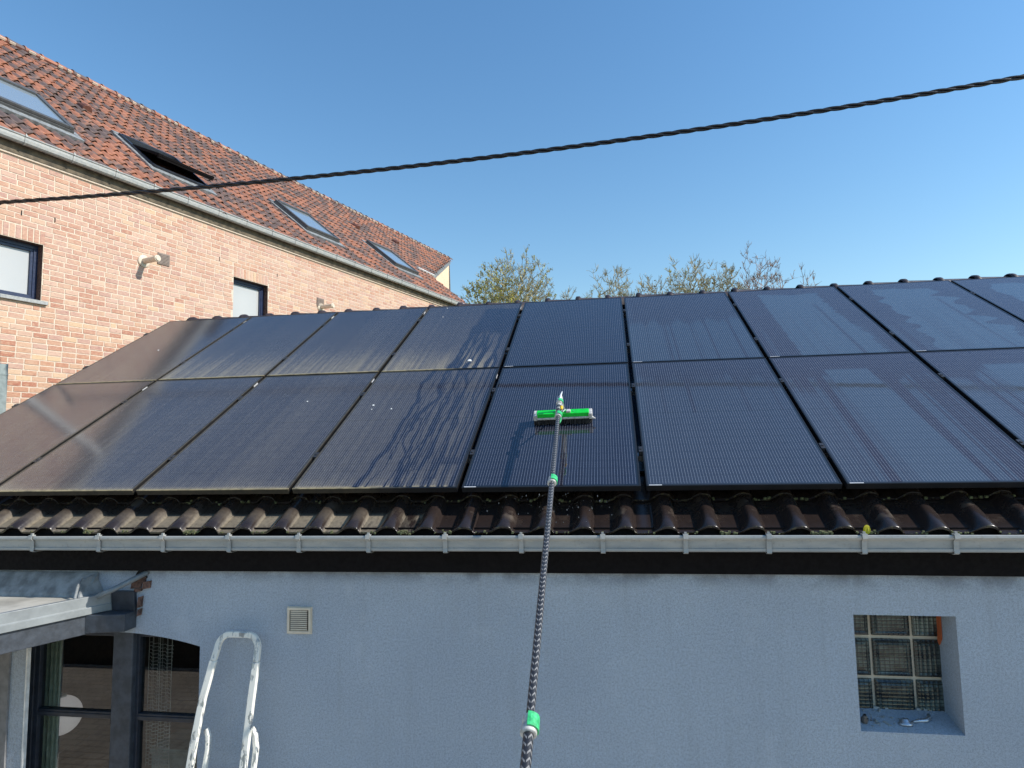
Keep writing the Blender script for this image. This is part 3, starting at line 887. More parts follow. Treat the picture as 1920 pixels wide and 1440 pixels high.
stick_me = MB().box(.014, .085, .0022, .0085, .0001, .0009).mesh('label_sticker'); stick_me.materials.append(M['sticker'])
stick2_me = MB().box(.0001, .0012, -.035, .035, -.026, -.008).mesh('label_sticker'); stick2_me.materials.append(M['sticker'])
fm = MB()
def ring_box(x0, x1, y0, y1, z0, z1):
    fm.box(x0, x1, y0, y1, z0, z1)
ring_box(0, PW, 0, .011, -.035, 0); ring_box(0, PW, PL - .011, PL, -.035, 0)
ring_box(0, .011, .011, PL - .011, -.035, 0); ring_box(PW - .011, PW, .011, PL - .011, -.035, 0)
fme = fm.mesh('frame'); fme.materials.append(M['frame'])
rowname = ('lower', 'upper')
colword = ['first', 'second', 'third', 'fourth', 'fifth', 'sixth', 'seventh', 'eighth', 'ninth']
state = {0: 'dusty panel at the left roof verge', 1: 'evenly dusty panel', 2: 'dusty panel beside the streaked one',
         3: 'dusty panel streaked by running wash water', 4: 'clean dark blue panel', 5: 'rinsed panel with faint drying streaks',
         6: 'rinsed panel with a broad pale wet band', 7: 'rinsed panel with wet patches', 8: 'rinsed panel at the right picture edge'}
for row in range(2):
    for col in range(9):
        extra = ' under the green brush' if (row, col) == (0, 4) else ''
        lab = f'{state[col]}, {rowname[row]} row, {colword[col]} column{extra}'
        p = RP(X0 + col * PITCH + .014 + rng.normal(0, .0015), row * ROWP, rng.normal(0, .0015))
        t = thing('solar_panel', lab, 'solar panel', p, 'black solar panels in two rows on the roof', (TH, 0, 0))
        o = bpy.data.objects.new('frame', fme); link(o, t)
        bv = o.modifiers.new('edge', 'BEVEL'); bv.width = .0015; bv.segments = 1; bv.limit_method = 'ANGLE'
        nx, ny = (150, 230) if col == 3 else (110, 110)
        xs = np.linspace(.011, PW - .011, nx + 1); ys = np.linspace(.011, PL - .011, ny + 1)
        Xg, Yg = np.meshgrid(xs, ys)
        D, Wt = panel_masks(col, row, Xg, Yg)
        V = np.stack([Xg.ravel(), Yg.ravel(), np.full(Xg.size, -.0016)], 1)
        idx = np.arange((nx + 1) * (ny + 1)).reshape(ny + 1, nx + 1)
        Fq = np.stack([idx[:-1, :-1], idx[:-1, 1:], idx[1:, 1:], idx[1:, :-1]], -1).reshape(-1, 4)
        me = bpy.data.meshes.new('cell_glass')
        me.from_pydata(V.tolist(), [], Fq.tolist())
        for nm, arr in (('dirt', D), ('wet', Wt), ('film', np.full(D.shape, (0, 0, 0, 0, .10, .55, .85, .95, 1.0)[col]))):
            at = me.attributes.new(nm, 'FLOAT', 'POINT')
            at.data.foreach_set('value', arr.ravel().astype(np.float32))
        me.materials.append(M['cells'])
        link(bpy.data.objects.new('cell_glass', me), t)
        for yy in (.40, 1.34):
            link(bpy.data.objects.new('clamp', clamp_me), t, (-.002, yy, 0))
        if col >= 4:
            link(bpy.data.objects.new('label_sticker', stick_me), t)
        else:
            link(bpy.data.objects.new('label_sticker', stick2_me), t, (PW, PL * .92, 0))
        MB().box(.02, PW - .02, .02, PL - .02, -.034, -.030).build('back_sheet', 'black', t)
        if col == 3 or (row, col) in ((1, 0), (0, 2)):
            spots = {(1, 3): [(.72, .10, .017), (.22, .80, .006), (.20, .97, .006)], (0, 3): [(.14, .64, .008), (.15, .60, .004), (.30, .60, .006)], (1, 0): [(.5, .45, .008)], (0, 2): [(.6, .7, .006)]}[(row, col)]
            dm = MB()
            for sx, sy_, r_ in spots:
                dm.sphere((sx * PW, sy_ * PL, 0), r_, 6, (1, 1.3, .12)); dm.sphere((sx * PW + r_, sy_ * PL - r_ * .9, 0), r_ * .45, 5, (1, 1.6, .1))
            dm.build('bird_dropping', 'dropping', t, smooth=True)
# rails under the panels
for k, s_ in enumerate((.40, 1.34, 2.19, 3.13)):
    mbr = MB().prism([RP(X0 + .02, s_ - .02, -.036), RP(X0 + .02, s_ + .02, -.036), RP(X0 + .02, s_ + .02, -.075), RP(X0 + .02, s_ - .02, -.075)], (PITCH * 9 - .04, 0, 0))
    o = mbr.build('mounting_rail', 'rail')
    tag(o, 'aluminium mounting rail running under the ' + ('lower part of the lower', 'upper part of the lower', 'lower part of the upper', 'upper part of the upper')[k] + ' panel row', 'rail', 'rails under the solar panels')

# ================================================================== WASHING POLE AND BRUSH
PA = np.array([-.3274, 4.2193, Z(.2794)]); PB = np.array([-.2832, 1.9783, Z(-.953)])
PD = (PB - PA) / np.linalg.norm(PB - PA)
pole = thing('cleaning_pole', 'long dark woven pole with green brush head washing the fifth lower panel', 'cleaning brush', tuple(RP(-.32, .67, 0)))
pl0 = np.array(pole.location)
def PB_(mb, name, mat, **k):
    par = k.pop('parent', pole)
    mb.v = [tuple(np.array(p) - pl0) for p in mb.v]
    return mb.build(name, mat, par, **k)
def on(t):
    return PA + PD * t
def pole_section(t0, t1, r, name='pole_section'):
    n, ns = 24, max(8, int((t1 - t0) / .006))
    mb = MB()
    a_ = np.cross(PD, (0, 0, 1)); a_ /= np.linalg.norm(a_); b_ = np.cross(PD, a_)
    V, al, ro = [], [], []
    for i in range(ns + 1):
        t = t0 + (t1 - t0) * i / ns
        for k in range(n):
            th = 2 * math.pi * k / n
            V.append(on(t) + r * (math.cos(th) * a_ + math.sin(th) * b_)); al.append(t); ro.append(k / n if k <= n / 2 else 1 - k / n)
    F = [(i * n + k, i * n + (k + 1) % n, (i + 1) * n + (k + 1) % n, (i + 1) * n + k) for i in range(ns) for k in range(n)]
    mb.add(V, F)
    o = PB_(mb, name, 'pole', smooth=True)
    for nm, arr in (('along', al), ('round', ro)):
        at = o.data.attributes.new(nm, 'FLOAT', 'POINT'); at.data.foreach_set('value', np.array(arr, np.float32))
    return o
L = np.linalg.norm(PB - PA)
tc1, tc2 = .375 * L * 1.02, .945 * L
pole_section(.12, tc1, .0125); pole_section(tc1, tc2, .0142); pole_section(tc2, L * 1.32, .0170)
up = np.cross(np.cross(PD, (0, 0, 1)), PD); up /= np.linalg.norm(up)
if up[2] < 0: up = -up
sd_ = np.cross(PD, up); sd_ /= np.linalg.norm(sd_)
if sd_[0] < 0: sd_ = -sd_
def clamp_at(t, r, s=1.0):
    ln = .055 * s
    c = PB_(MB().lathe(on(t - ln / 2), PD, [(0, r + .003), (.004, r + .006), (ln * .35, r + .006), (ln * .38, r + .004), (ln * .55, r + .004), (ln * .58, r + .0075), (ln * .95, r + .009), (ln, r + .006)], 20), 'clamp', 'greyplastic', smooth=True)
    lv = MB()
    # curved lever hugging the right-hand side of the clamp
    for k in range(7):
        a0 = R(-30 + k * 18); a1 = R(-30 + (k + 1) * 18)
        for rr in (r + .0100,):
            q = [on(t - ln * .48) , on(t + ln * .30)]
            def pt(a, c0, rad):
                return c0 + sd_ * math.cos(a) * rad + up * math.sin(a) * rad
            lv.add([pt(a0, q[0], rr), pt(a1, q[0], rr), pt(a1, q[1], rr), pt(a0, q[1], rr), pt(a0, q[0], rr + .004), pt(a1, q[0], rr + .004), pt(a1, q[1], rr + .005), pt(a0, q[1], rr + .005)],
                   [(4, 5, 6, 7), (0, 3, 2, 1), (0, 1, 5, 4), (2, 3, 7, 6), (1, 2, 6, 5), (0, 4, 7, 3)])
    PB_(lv, 'lever', 'green2', parent=c)
clamp_at(tc1, .0145, .95); clamp_at(tc2, .018, 1.15)
# brush head: lies in the panel plane, turned a little
bc = RP(-.320, .790, -.020)
ang = R(2.0)
BXv = np.array([math.cos(ang), 0, 0]) + SV * math.sin(ang); BYv = SV * math.cos(ang) - np.array([math.sin(ang), 0, 0]); BZv = NV
def bb(x, y, z):
    return bc + BXv * x + BYv * y + BZv * z
def bbox(mb, x0, x1, y0, y1, z0, z1):
    return mb.obox(bb((x0 + x1) / 2, (y0 + y1) / 2, (z0 + z1) / 2), BXv * (x1 - x0) / 2, BYv * (y1 - y0) / 2, BZv * (z1 - z0) / 2)
br = MB()
for k in range(700):
    x = rng.uniform(-.192, .192); y = rng.uniform(-.034, .034)
    tp = bb(x, y, .056); lo = bb(x + rng.normal(0, .006), y + (.02 if y > 0 else -.02) * rng.uniform(.2, 1), .022)
    br.tube([tp, lo], [.0035, .0028], 4, False)
PB_(br, 'bristles', 'bristle', kind='stuff')
stock = PB_(bbox(MB(), -.190, .190, -.036, .036, .054, .068), 'brush_base', 'greyplastic', bevel=.004)
PB_(bbox(MB(), -.175, .178, -.030, .032, .0685, .098), 'brush_block', 'green', bevel=.005)
for sx in (-1, 1):
    x = .186 * sx + .002
    PB_(bbox(MB(), x - .013, x + .013, -.040, .040, .050, .094), 'end_cap', 'greyplastic', bevel=.006)
    PB_(MB().lathe(bb(.07 * sx + .004, 0, .097), BZv, [(0, .007), (.003, .007), (.004, .004)], 12), 'jet', 'green2')
    PB_(bbox(MB(), *( (.025, .055) if sx > 0 else (-.045, -.018)), -.026, .008, .096, .112), 'bracket', 'greyplastic', bevel=.005)
PB_(MB().tube([bb(.19, -.02, .06), bb(.207, -.034, .056), bb(.222, -.036, .054)], [.012, .008, .002], 8), 'corner_tip', 'greyplastic')
# socket and gooseneck
t_b = np.dot(bb(0, 0, .15) - PA, PD)
PB_(MB().tube([on(.02), on(.06), on(.135)], [.010, .0135, .0155], 14), 'socket', 'greyplastic', smooth=True)
PB_(MB().tube([on(.04), on(t_b - .03) - up * .025, bb(0, .005, .105)], [.012, .014, .016], 12), 'gooseneck', 'greyplastic', smooth=True)
PB_(MB().tube([on(.08), on(.15)], .0150, 12), 'grip_sleeve', 'timber_dk', smooth=True)
clamp_at(.025, .0125, .75)
clamp_at(.215, .0125, .85)
PB_(MB().tube([on(-.13) + sd_ * .014 + up * .01, on(-.075) + sd_ * .006 + up * .006, on(.0)], [.003, .007, .007], 8), 'hose_end', 'hose', smooth=True)
PB_(MB().tube([on(-.07) - sd_ * .020, on(-.03) - sd_ * .012, on(.01)], [.003, .0045, .005], 8), 'angle_rod', 'steel', smooth=True)
PB_(MB().tube([on(.03) + sd_ * .012, on(.09) + sd_ * .021 + up * .006, on(.14) + sd_ * .022 - up * .01, bb(.02, .0, .112)], .0045, 8), 'water_hose', 'hose', smooth=True)
PB_(MB().lathe(on(.10) + sd_ * .018 + up * .008, PD, [(0, .006), (.004, .010), (.02, .011), (.028, .008), (.04, .007)], 10), 'hose_connector', 'yellow', smooth=True)
PB_(MB().tube([on(.23) + sd_ * .017 - up * .004, on(.26) + sd_ * .017 - up * .012, on(.29) + sd_ * .012 - up * .016], [.005, .0045, .002], 8), 'clip_tail', 'green2', smooth=True)

# ================================================================== OVERHEAD CABLE
cable = thing('overhead_cable', 'black twisted overhead cable crossing the sky above the ridge', 'cable', (-.6, 6.95, Z(3.3)))
def cpos(x):
    # gentle sag, fitted along the span
    px = np.array([-7.699, -5.858, -4.84, -3.792, -3.049, -1.752, -.398, .829, 1.998, 3.166, 4.279])
    pz = np.array(CZ)
    c = np.polyfit(px, pz, 3)
    return np.polyval(c, x)
CZ = [3.24, 3.223, 3.219, 3.212, 3.228, 3.258, 3.306, 3.37, 3.442, 3.534, 3.628]
xs = np.arange(-7.86, 7.6, .03)
for k in range(3):
    ph = k * math.pi * 2 / 3
    pts = [(x + .6, .0145 * math.cos(ph + x * 2 * math.pi / .52), cpos(x) - 3.3 + .0145 * math.sin(ph + x * 2 * math.pi / .52)) for x in xs]
    MB().tube(pts, .0128, 7).build('cable_strand', 'cable', cable, smooth=True)

MB().tube([(-7.30, 0, -.058), (-7.22, 0, -.062), (-7.10, 0, -.063)], [.012, .030, .028], 10).build('tension_clamp', 'clampalu', cable)
MB().obox((-7.27, 0, -.06), (.02, .006, 0), (-.018, .06, 0), (0, 0, .07)).build('wall_anchor', 'clampalu', cable)
# ================================================================== BRICK HOUSE
AZB = R(16.512)
UB = np.array([math.sin(AZB), math.cos(AZB), 0]); NB = np.array([UB[1], -UB[0], 0]); ZB = np.array([0, 0, 1.])
DB = 9.5
def BP(u, z, off=0):
    """point on the brick wall: u along it, z above the viewpoint height, off outwards"""
    return UB * u + NB * (-DB + off) + ZB * (ZC + z)
b0 = BP(4, -ZC)
bh = thing('brick_house', 'long pinkish brick house with red clay tiled roof behind the panels', 'house', tuple(b0))
def BH(mb, name, mat, **k):
    par = k.pop('parent', bh)
    mb.v = [tuple(np.array(p) - b0) for p in mb.v]
    return mb.build(name, mat, par, **k)
def toCam(p):
    q = np.array(p) - np.array([0, 0, ZC])
    x, y, z = q @ np.array(cr), q @ np.array(cu), q @ np.array(cf)
    return 960 + 1204.235 * x / z, 720 - 1204.235 * y / z, z
def roofline(x):
    return np.interp(x, [-400, 0, 100, 320, 634, 981], [1000, 765, 715, 598, 588, 570])
EAVE_Z = 4.02
UEND = 17.3
wins = [(4.22, 5.09, 2.08, 2.87), (8.30, 9.12, 1.95, 3.175)]
# mortar wall with openings (recessed behind the bricks' faces)
mw = MB()
def mq(u0, u1, z0, z1, off=-.0045):
    mw.add([BP(u0, z0, off), BP(u1, z0, off), BP(u1, z1, off), BP(u0, z1, off)], [(0, 1, 2, 3)])
cuts = [-2.0] + [v for a in wins for v in a[:2]] + [UEND]
for i in range(0, len(cuts) - 1, 2):
    mq(cuts[i], cuts[i + 1], -ZC, 4.15)
for (u0, u1, z0, z1) in wins:
    mq(u0, u1, -ZC, z0); mq(u0, u1, z1, 4.15)
    rv = MB()
    for a_, b_ in (((u0, z0), (u0, z1)), ((u1, z1), (u1, z0)), ((u0, z1), (u1, z1)), ((u1, z0), (u0, z0))):
        rv.add([BP(*a_, -.0045), BP(*a_, -.20), BP(*b_, -.20), BP(*b_, -.0045)], [(0, 1, 2, 3)])
    BH(rv, 'window_reveal', 'oldbrick')
BH(mw, 'mortar_wall', 'mortar')
for s_ in (-1,):
    BH(MB().add([BP(-2, -ZC), BP(-2, -ZC, -9), BP(-2, 4.15, -9), BP(-2, 4.15)], [(0, 1, 2, 3)]), 'side_wall', 'mortar')
BRL, BRH, CO, LE = .180, .0635, .0750, .192
bricks, solids = [], []
def blocked(u0, u1, z0, z1):
    for (a, b, c, d) in wins:
        if u1 > a and u0 < b and z1 > c - .06 and z0 < d + .205:
            return (a, b, c, d)
    return None
nrow = int((EAVE_Z + .6) / CO)
for r_ in range(nrow):
    z0 = -.6 + r_ * CO
    u = 3.0 + (LE / 2 if r_ % 2 else 0) + rng.normal(0, .01)
    while u < UEND - .02:
        ln = BRL if rng.random() > .06 else BRL / 2 - .006
        u1 = min(u + ln, UEND)
        hit = blocked(u, u1, z0, z0 + BRH)
        if hit:
            a, b, c, d = hit
            # cut bricks at the jambs of an opening
            pad = 0 if (z0 > c - .06 and z0 + BRH < d) else 0
            if u < a - .04:
                bricks.append((u, a - .006, z0, z0 + BRH))
            ua, ub = max(u, a - .004), min(u1, b + .004)
            if z0 + BRH > d + .215 and ub - ua > .02:
                bricks.append((ua, ub, max(z0, d + .200), z0 + BRH))
            if z0 < c - .075 and ub - ua > .02:
                bricks.append((ua, ub, z0, min(z0 + BRH, c - .058)))
            if u1 > b + .04:
                bricks.append((b + .006, u1, z0, z0 + BRH))
        else:
            bricks.append((u, u1, z0, z0 + BRH))
        u += ln + .012
def brick_geo(u0, u1, z0, z1, dz=0):
    o_ = rng.uniform(-.002, .002); t_ = rng.uniform(-.0015, .0015, 4)
    c4 = [(u0 + t_[0], z0 + t_[1]), (u1 + t_[2], z0 + t_[1] * .5), (u1 + t_[2], z1 + t_[3]), (u0 + t_[0], z1 - t_[3] * .5)]
    V = [BP(u, z, -.008) for u, z in c4] + [BP(u + (.003 if i in (0, 3) else -.003), z + (.0025 if i < 2 else -.0025), o_) for i, (u, z) in enumerate(c4)]
    F = [(4, 5, 6, 7), (0, 1, 5, 4), (1, 2, 6, 5), (2, 3, 7, 6), (3, 0, 4, 7)]
    return V, F
def keysize(p):
    x, y, z = toCam(p)
    return (z if (z > 0 and -25 < x < 1000 and y < roofline(x) + 6) else 1e6 + z)
items = []
for u0, u1, z0, z1 in bricks:
    items.append((keysize(BP((u0 + u1) / 2, z0)), u0, u1, z0, z1))
items.sort(key=lambda t: t[0])
rest = MB()
for i, (k_, u0, u1, z0, z1) in enumerate(items):
    V, F = brick_geo(u0, u1, z0, z1)
    if i < 300:
        BH(MB().add(V, F), 'brick', 'brick')
    else:
        rest.add(V, F)
BH(rest, 'brickwork', 'brick', kind='stuff')
# soldier courses over the windows
for (a, b, c, d) in wins:
    u = a + .004
    while u < b - .03:
        V, F = brick_geo(u, u + BRH, d + .008, d + .190)
        BH(MB().add(V, F), 'lintel_brick', 'brick')
        u += BRH + .011
# weep slots
for u, z in ((4.80, 3.235), (5.22, 3.27), (7.98, 3.42), (9.35, 3.44)):
    BH(MB().obox(BP(u, z, .001), UB * .006, NB * .003, ZB * .034), 'weep_slot', 'black')
# windows
for i, (a, b, c, d) in enumerate(wins):
    fr = MB()
    def fb(u0, u1, z0, z1, o0, o1):
        return MB().obox(BP((u0 + u1) / 2, (z0 + z1) / 2, (o0 + o1) / 2), UB * (u1 - u0) / 2, NB * (o1 - o0) / 2, ZB * (z1 - z0) / 2)
    def addb(mb, *q):
        t_ = fb(*q); mb.add(t_.v, t_.f)
    addb(fr, a, b, c, c + .055, -.19, -.115); addb(fr, a, b, d - .055, d, -.19, -.115)
    addb(fr, a, a + .055, c + .055, d - .055, -.19, -.115); addb(fr, b - .055, b, c + .055, d - .055, -.19, -.115)
    wn_ = BH(fr, 'window', 'navy', bevel=.004)
    fs = MB()
    addb(fs, a + .055, b - .055, c + .055, c + .09, -.18, -.128); addb(fs, a + .055, b - .055, d - .09, d - .055, -.18, -.128)
    addb(fs, a + .055, a + .09, c + .09, d - .09, -.18, -.128); addb(fs, b - .09, b - .055, c + .09, d - .09, -.18, -.128)
    BH(fs, 'sash', 'navy', parent=wn_, bevel=.003)
    BH(fb(a + .08, b - .08, c + .08, d - .08, -.165, -.155), 'pane', 'blindpane', parent=wn_)
    if i == 0:
        BH(fb(a - .08, b + .075, c - .048, c + .002, -.12, .045), 'window_sill', 'stone', bevel=.004)
        BH(fb(a, b, c - .006, c + .001, -.20, -.115), 'sill_backing', 'stone')
# flues and grilles
for u, z, gu, gz in ((6.552, 3.016, 6.89, 3.13), (10.60, 3.03, 10.58, 3.127)):
    fl = BH(MB().lathe(BP(u, z, 0), NB, [(0, .047), (.02, .047), (.30, .046), (.302, .052), (.335, .052), (.337, .040), (.350, .038)], 18), 'flue_pipe', 'cream', smooth=False)
    BH(MB().lathe(BP(u, z, .0), NB, [(0, .098), (.012, .098), (.020, .085), (.022, .05)], 20), 'flange', 'cream', parent=fl)
    gr = BH(MB().obox(BP(gu, gz, .008), UB * .105, NB * .009, ZB * .095), 'air_grille', 'grille', bevel=.003)
    for k in range(7):
        BH(MB().obox(BP(gu, gz - .07 + k * .0233, .0195), UB * .09, NB * .0035, ZB * .006), 'grille_slat', 'grille', parent=gr)
# pale duct at the picture's left edge
du = BH(MB().obox(BP(4.40, -.6, .07), UB * .275, NB * .07, ZB * 1.76), 'wall_duct', 'duct', bevel=.006)
BH(MB().obox(BP(4.40, 1.02, .07), UB * .279, NB * .074, ZB * .006), 'duct_joint', 'duct', parent=du)
BH(MB().tube([BP(4.06, -ZC + .05, .10), BP(4.06, 4.0, .10), BP(4.06, 4.14, .115)], .052, 16), 'downpipe', 'palezinc', smooth=True)
for z in (-1.5, 0.2, 1.9, 3.6):
    BH(MB().obox(BP(4.06, z, .05), UB * .012, NB * .05, ZB * .012), 'pipe_clip', 'zinc')
# eave: soffit board, mouldings, gutter
sf = MB().prism([BP(-2, 4.01, .0), BP(-2, 4.01, .035), BP(-2, 4.205, .06), BP(-2, 4.205, -.02)], UB * (UEND + 2))
BH(sf, 'soffit_board', 'soffit')
BH(MB().prism([BP(-2, 3.985, .0), BP(-2, 3.985, .022), BP(-2, 4.009, .026), BP(-2, 4.009, .0)], UB * (UEND + 2)), 'eave_moulding', 'mortar')
g2 = MB()
pf = [(.06, 4.255), (.06, 4.165), (.09, 4.135), (.135, 4.130), (.158, 4.150), (.166, 4.188), (.168, 4.222), (.178, 4.226), (.181, 4.236), (.174, 4.246), (.163, 4.242), (.158, 4.222)]
g2.add([BP(-2, z, o_) for o_, z in pf] + [BP(UEND - .02, z, o_) for o_, z in pf], [(i, i + 1, i + 1 + len(pf), i + len(pf)) for i in range(len(pf) - 1)])
g2o = BH(g2, 'gutter', 'zinc')
kb = MB()
pf2 = [(.095, 4.128), (.138, 4.122), (.165, 4.148), (.172, 4.19), (.174, 4.222), (.187, 4.226), (.187, 4.250), (.168, 4.256)]
u = 4.10
while u < UEND:
    kb = MB()
    for i in range(len(pf2) - 1):
        (o0, z0), (o1, z1) = pf2[i], pf2[i + 1]
        kb.prism([BP(u - .012, z0, o0), BP(u + .012, z0, o0), BP(u + .012, z1, o1), BP(u - .012, z1, o1)], NB * .002 - ZB * .001)
    kb.obox(BP(u, 4.262, .172), UB * .006, NB * .006, ZB * .008)
    BH(kb, 'gutter_bracket', 'zinc', parent=g2o)
    u += .62
# roof plane
TB = R(39)
EP = UB * 0 + NB * (-DB + .10) + ZB * (ZC + 4.2377)
UPB = -NB * math.cos(TB) + ZB * math.sin(TB)
NRB = NB * math.sin(TB) + ZB * math.cos(TB)
def RB(u, s, h=0):
    return EP + UB * u + UPB * s + NRB * h
def uend(s):
    return 17.30 + .0 * s if s < 2.0 else 17.40 + (s - 2.0) * 1.572
SR = 6.66
dk = MB()
dk.prism([RB(-2, -.02, -.06), RB(17.25, -.02, -.06), RB(17.3, 2.0, -.06), RB(uend(SR) - .05, SR, -.06), RB(-2, SR, -.06)], -NRB * .06)
# far slope
far = -NB * math.cos(TB) - ZB * math.sin(TB)
A_ = RB(-2, SR, -.06); B_ = RB(uend(SR), SR, -.06)
dk.prism([A_, B_, B_ + far * 6.6, A_ + far * 6.6], -ZB * .06)
BH(dk, 'roof_deck', 'terracotta_dk')
pw_, pe = .187, .3345
def pantile(u0, s0, sp):
    n_ = 8
    rows = []
    for y, lift in ((0, .036), (.10, .026), (pe + .02, .0)):
        row = []
        for i in range(n_ + 1):
            x = i / n_
            z = .024 * math.cos(2 * math.pi * (x - .30)) + .008 * math.cos(4 * math.pi * (x - .3))
            row.append((u0 + sp[0] + x * pw_ * 1.01 + sp[2] * y, s0 + sp[1] + y, -.012 + z + lift + sp[3]))
        rows.append(row)
    V = [RB(*p) for row in rows for p in row] + [RB(p[0], p[1] + .004, p[2] - .015) for p in rows[0]]
    n1 = n_ + 1
    F = [(j * n1 + i, j * n1 + i + 1, (j + 1) * n1 + i + 1, (j + 1) * n1 + i) for j in range(2) for i in range(n_)]
    F += [(3 * n1 + i, 3 * n1 + i + 1, i + 1, i) for i in range(n_)]
    return V, F
SKY = [(4.70, 5.87), (7.22, 8.40), (10.98, 12.12), (14.42, 15.60)]
S0, S1 = 1.18, 2.50
tl = []
nr = int(SR / pe)
for r_ in range(nr + 1):
    s0 = -.06 + r_ * pe
    nu = int((uend(max(s0, 0)) - 3.2) / pw_)
    for k in range(nu + 1):
        u0 = 3.2 + k * pw_
        if s0 > SR - .12: continue
        if u0 + pw_ > uend(s0 + pe * .5) + .05: continue
        if any(a - .09 < u0 + pw_ / 2 < b + .09 and S0 - .14 < s0 + pe * .72 and s0 + pe * .3 < S1 + .06 for a, b in SKY): continue
        p = RB(u0, s0)
        x, y, z = toCam(p)
        vis = z > 0 and -15 < x < 1000 and y > -10
        tl.append((z if vis else 1e6 + z, u0, s0))
tl.sort()
rest = MB(); rs = 0
for i, (k_, u0, s0) in enumerate(tl):
    V, F = pantile(u0, s0, (rng.normal(0, .003), rng.normal(0, .005), rng.normal(0, .01), rng.normal(0, .0025)))
    if i < 300:
        BH(MB().add(V, F), 'roof_tile', 'pantile', smooth=True)
    else:
        rest.add(V, F)
BH(rest, 'tile_field', 'pantile', smooth=True, kind='stuff')
# ridge: mortar bed and half-round tiles
BH(MB().prism([RB(3.0, SR - .10, .0), RB(3.0, SR - .10, .05), RB(3.0, SR, .06)], UB * (uend(SR) - 3.2)), 'ridge_bedding', 'terracotta_dk')
u = 3.05
while u < uend(SR) - .4:
    BH(MB().obox(RB(u, SR - .085, .055), UB * rng.uniform(.035, .07), UPB * .03, NRB * .022), 'mortar_dab', 'mortar')
    u += .187 * rng.choice([1, 1, 2])
u = 3.0
rc = lambda u_: RB(u_, SR + .01, -.035)
while u < uend(SR) - .1:
    V_, F_ = [], []
    for i, (h_, r_) in enumerate(((0, .142), (.035, .142), (.04, .128), (.33, .120))):
        for k in range(9):
            t = math.pi * k / 8
            V_.append(rc(u) + UB * h_ + NB * math.cos(t) * r_ + ZB * (math.sin(t) * r_ - .0))
    for i in range(3):
        for k in range(8):
            F_.append((i * 9 + k, (i + 1) * 9 + k, (i + 1) * 9 + k + 1, i * 9 + k + 1))
    BH(MB().add(V_, F_), 'ridge_tile', 'pantile', smooth=True)
    u += .325
# roof windows
def skylight(a, b, opened):
    def rbx(mb, u0, u1, s0, s1, h0, h1):
        return mb.obox(RB((u0 + u1) / 2, (s0 + s1) / 2, (h0 + h1) / 2), UB * (u1 - u0) / 2, UPB * (s1 - s0) / 2, NRB * (h1 - h0) / 2)
    fl = MB()
    rbx(fl, a - .10, b + .10, S0 - .16, S0 - .0, -.02, .030)
    rbx(fl, a - .085, a, S0, S1, -.03, .035); rbx(fl, b, b + .085, S0, S1, -.03, .035); rbx(fl, a - .085, b + .085, S1, S1 + .1, -.03, .05)
    fr = MB()
    rbx(fr, a, a + .05, S0, S1, -.06, .075); rbx(fr, b - .05, b, S0, S1, -.06, .075); rbx(fr, a + .05, b - .05, S0, S0 + .06, -.06, .070); rbx(fr, a + .05, b - .05, S1 - .06, S1, -.06, .085)
    w_ = BH(fr, 'roof_window', 'skyframe' if not opened else 'timber_dk', bevel=.006)
    BH(fl, 'flashing', 'lead', parent=w_)
    ctr = RB((a + b) / 2, (S0 + S1) / 2, .075)
    ta = R(0) if not opened else R(15)
    su = UPB * math.cos(ta) - NRB * math.sin(ta); sn = NRB * math.cos(ta) + UPB * math.sin(ta)
    hw_, hl_ = (b - a) / 2 - .012, (S1 - S0) / 2 - .012
    def sb(mb, x0, x1, y0, y1, h0, h1):
        return mb.obox(ctr + UB * (x0 + x1) / 2 + su * (y0 + y1) / 2 + sn * (h0 + h1) / 2, UB * (x1 - x0) / 2, su * (y1 - y0) / 2, sn * (h1 - h0) / 2)
    sm = MB()
    sb(sm, -hw_, -hw_ + .075, -hl_, hl_, .0, .05); sb(sm, hw_ - .075, hw_, -hl_, hl_, .0, .05)
    sb(sm, -hw_ + .075, hw_ - .075, hl_ - .09, hl_, .0, .065); sb(sm, -hw_ + .075, hw_ - .075, -hl_, -hl_ + .085, .0, .045)
    BH(sm, 'sash', 'skyframe' if not opened else 'fascia', parent=w_, bevel=.006)
    BH(sb(MB(), -hw_ + .07, hw_ - .07, -hl_ + .08, hl_ - .085, .02, .026), 'pane', 'skypane', parent=w_)
    if opened:
        BH(sb(MB(), -hw_ + .01, hw_ - .01, -hl_ + .005, -hl_ + .05, -.035, -.002), 'sash_bottom_rail', 'fascia', parent=w_)
        BH(rbx(MB(), a + .05, b - .05, S0 + .06, S1 - .06, -.30, -.25), 'room_ceiling', 'white', parent=w_)
        BH(rbx(MB(), a + .051, b - .051, S0 + .061, S0 + .075, -.25, .02), 'window_lining', 'white', parent=w_)
for i, (a, b) in enumerate(SKY):
    skylight(a, b, i == 1)
# vent tiles
for u, s_ in ((7.05, 3.36), (15.5, 3.95), (18.1, 4.42)):
    v_ = MB()
    prof_ = [(0, .10), (.02, .115), (.16, .09), (.30, .02)]
    V_, F_ = [], []
    for i, (y, h_) in enumerate(prof_):
        for k in range(9):
            t = math.pi * k / 8
            V_.append(RB(u + .09 * math.cos(t) * (1 - .2 * i / 3), s_ + y, .03 + h_ * math.sin(t)))
    for i in range(3):
        for k in range(8):
            F_.append((i * 9 + k, (i + 1) * 9 + k, (i + 1) * 9 + k + 1, i * 9 + k + 1))
    F_.append(tuple(range(9)))
    BH(v_.add(V_, F_), 'vent_tile', 'terracotta_dk')
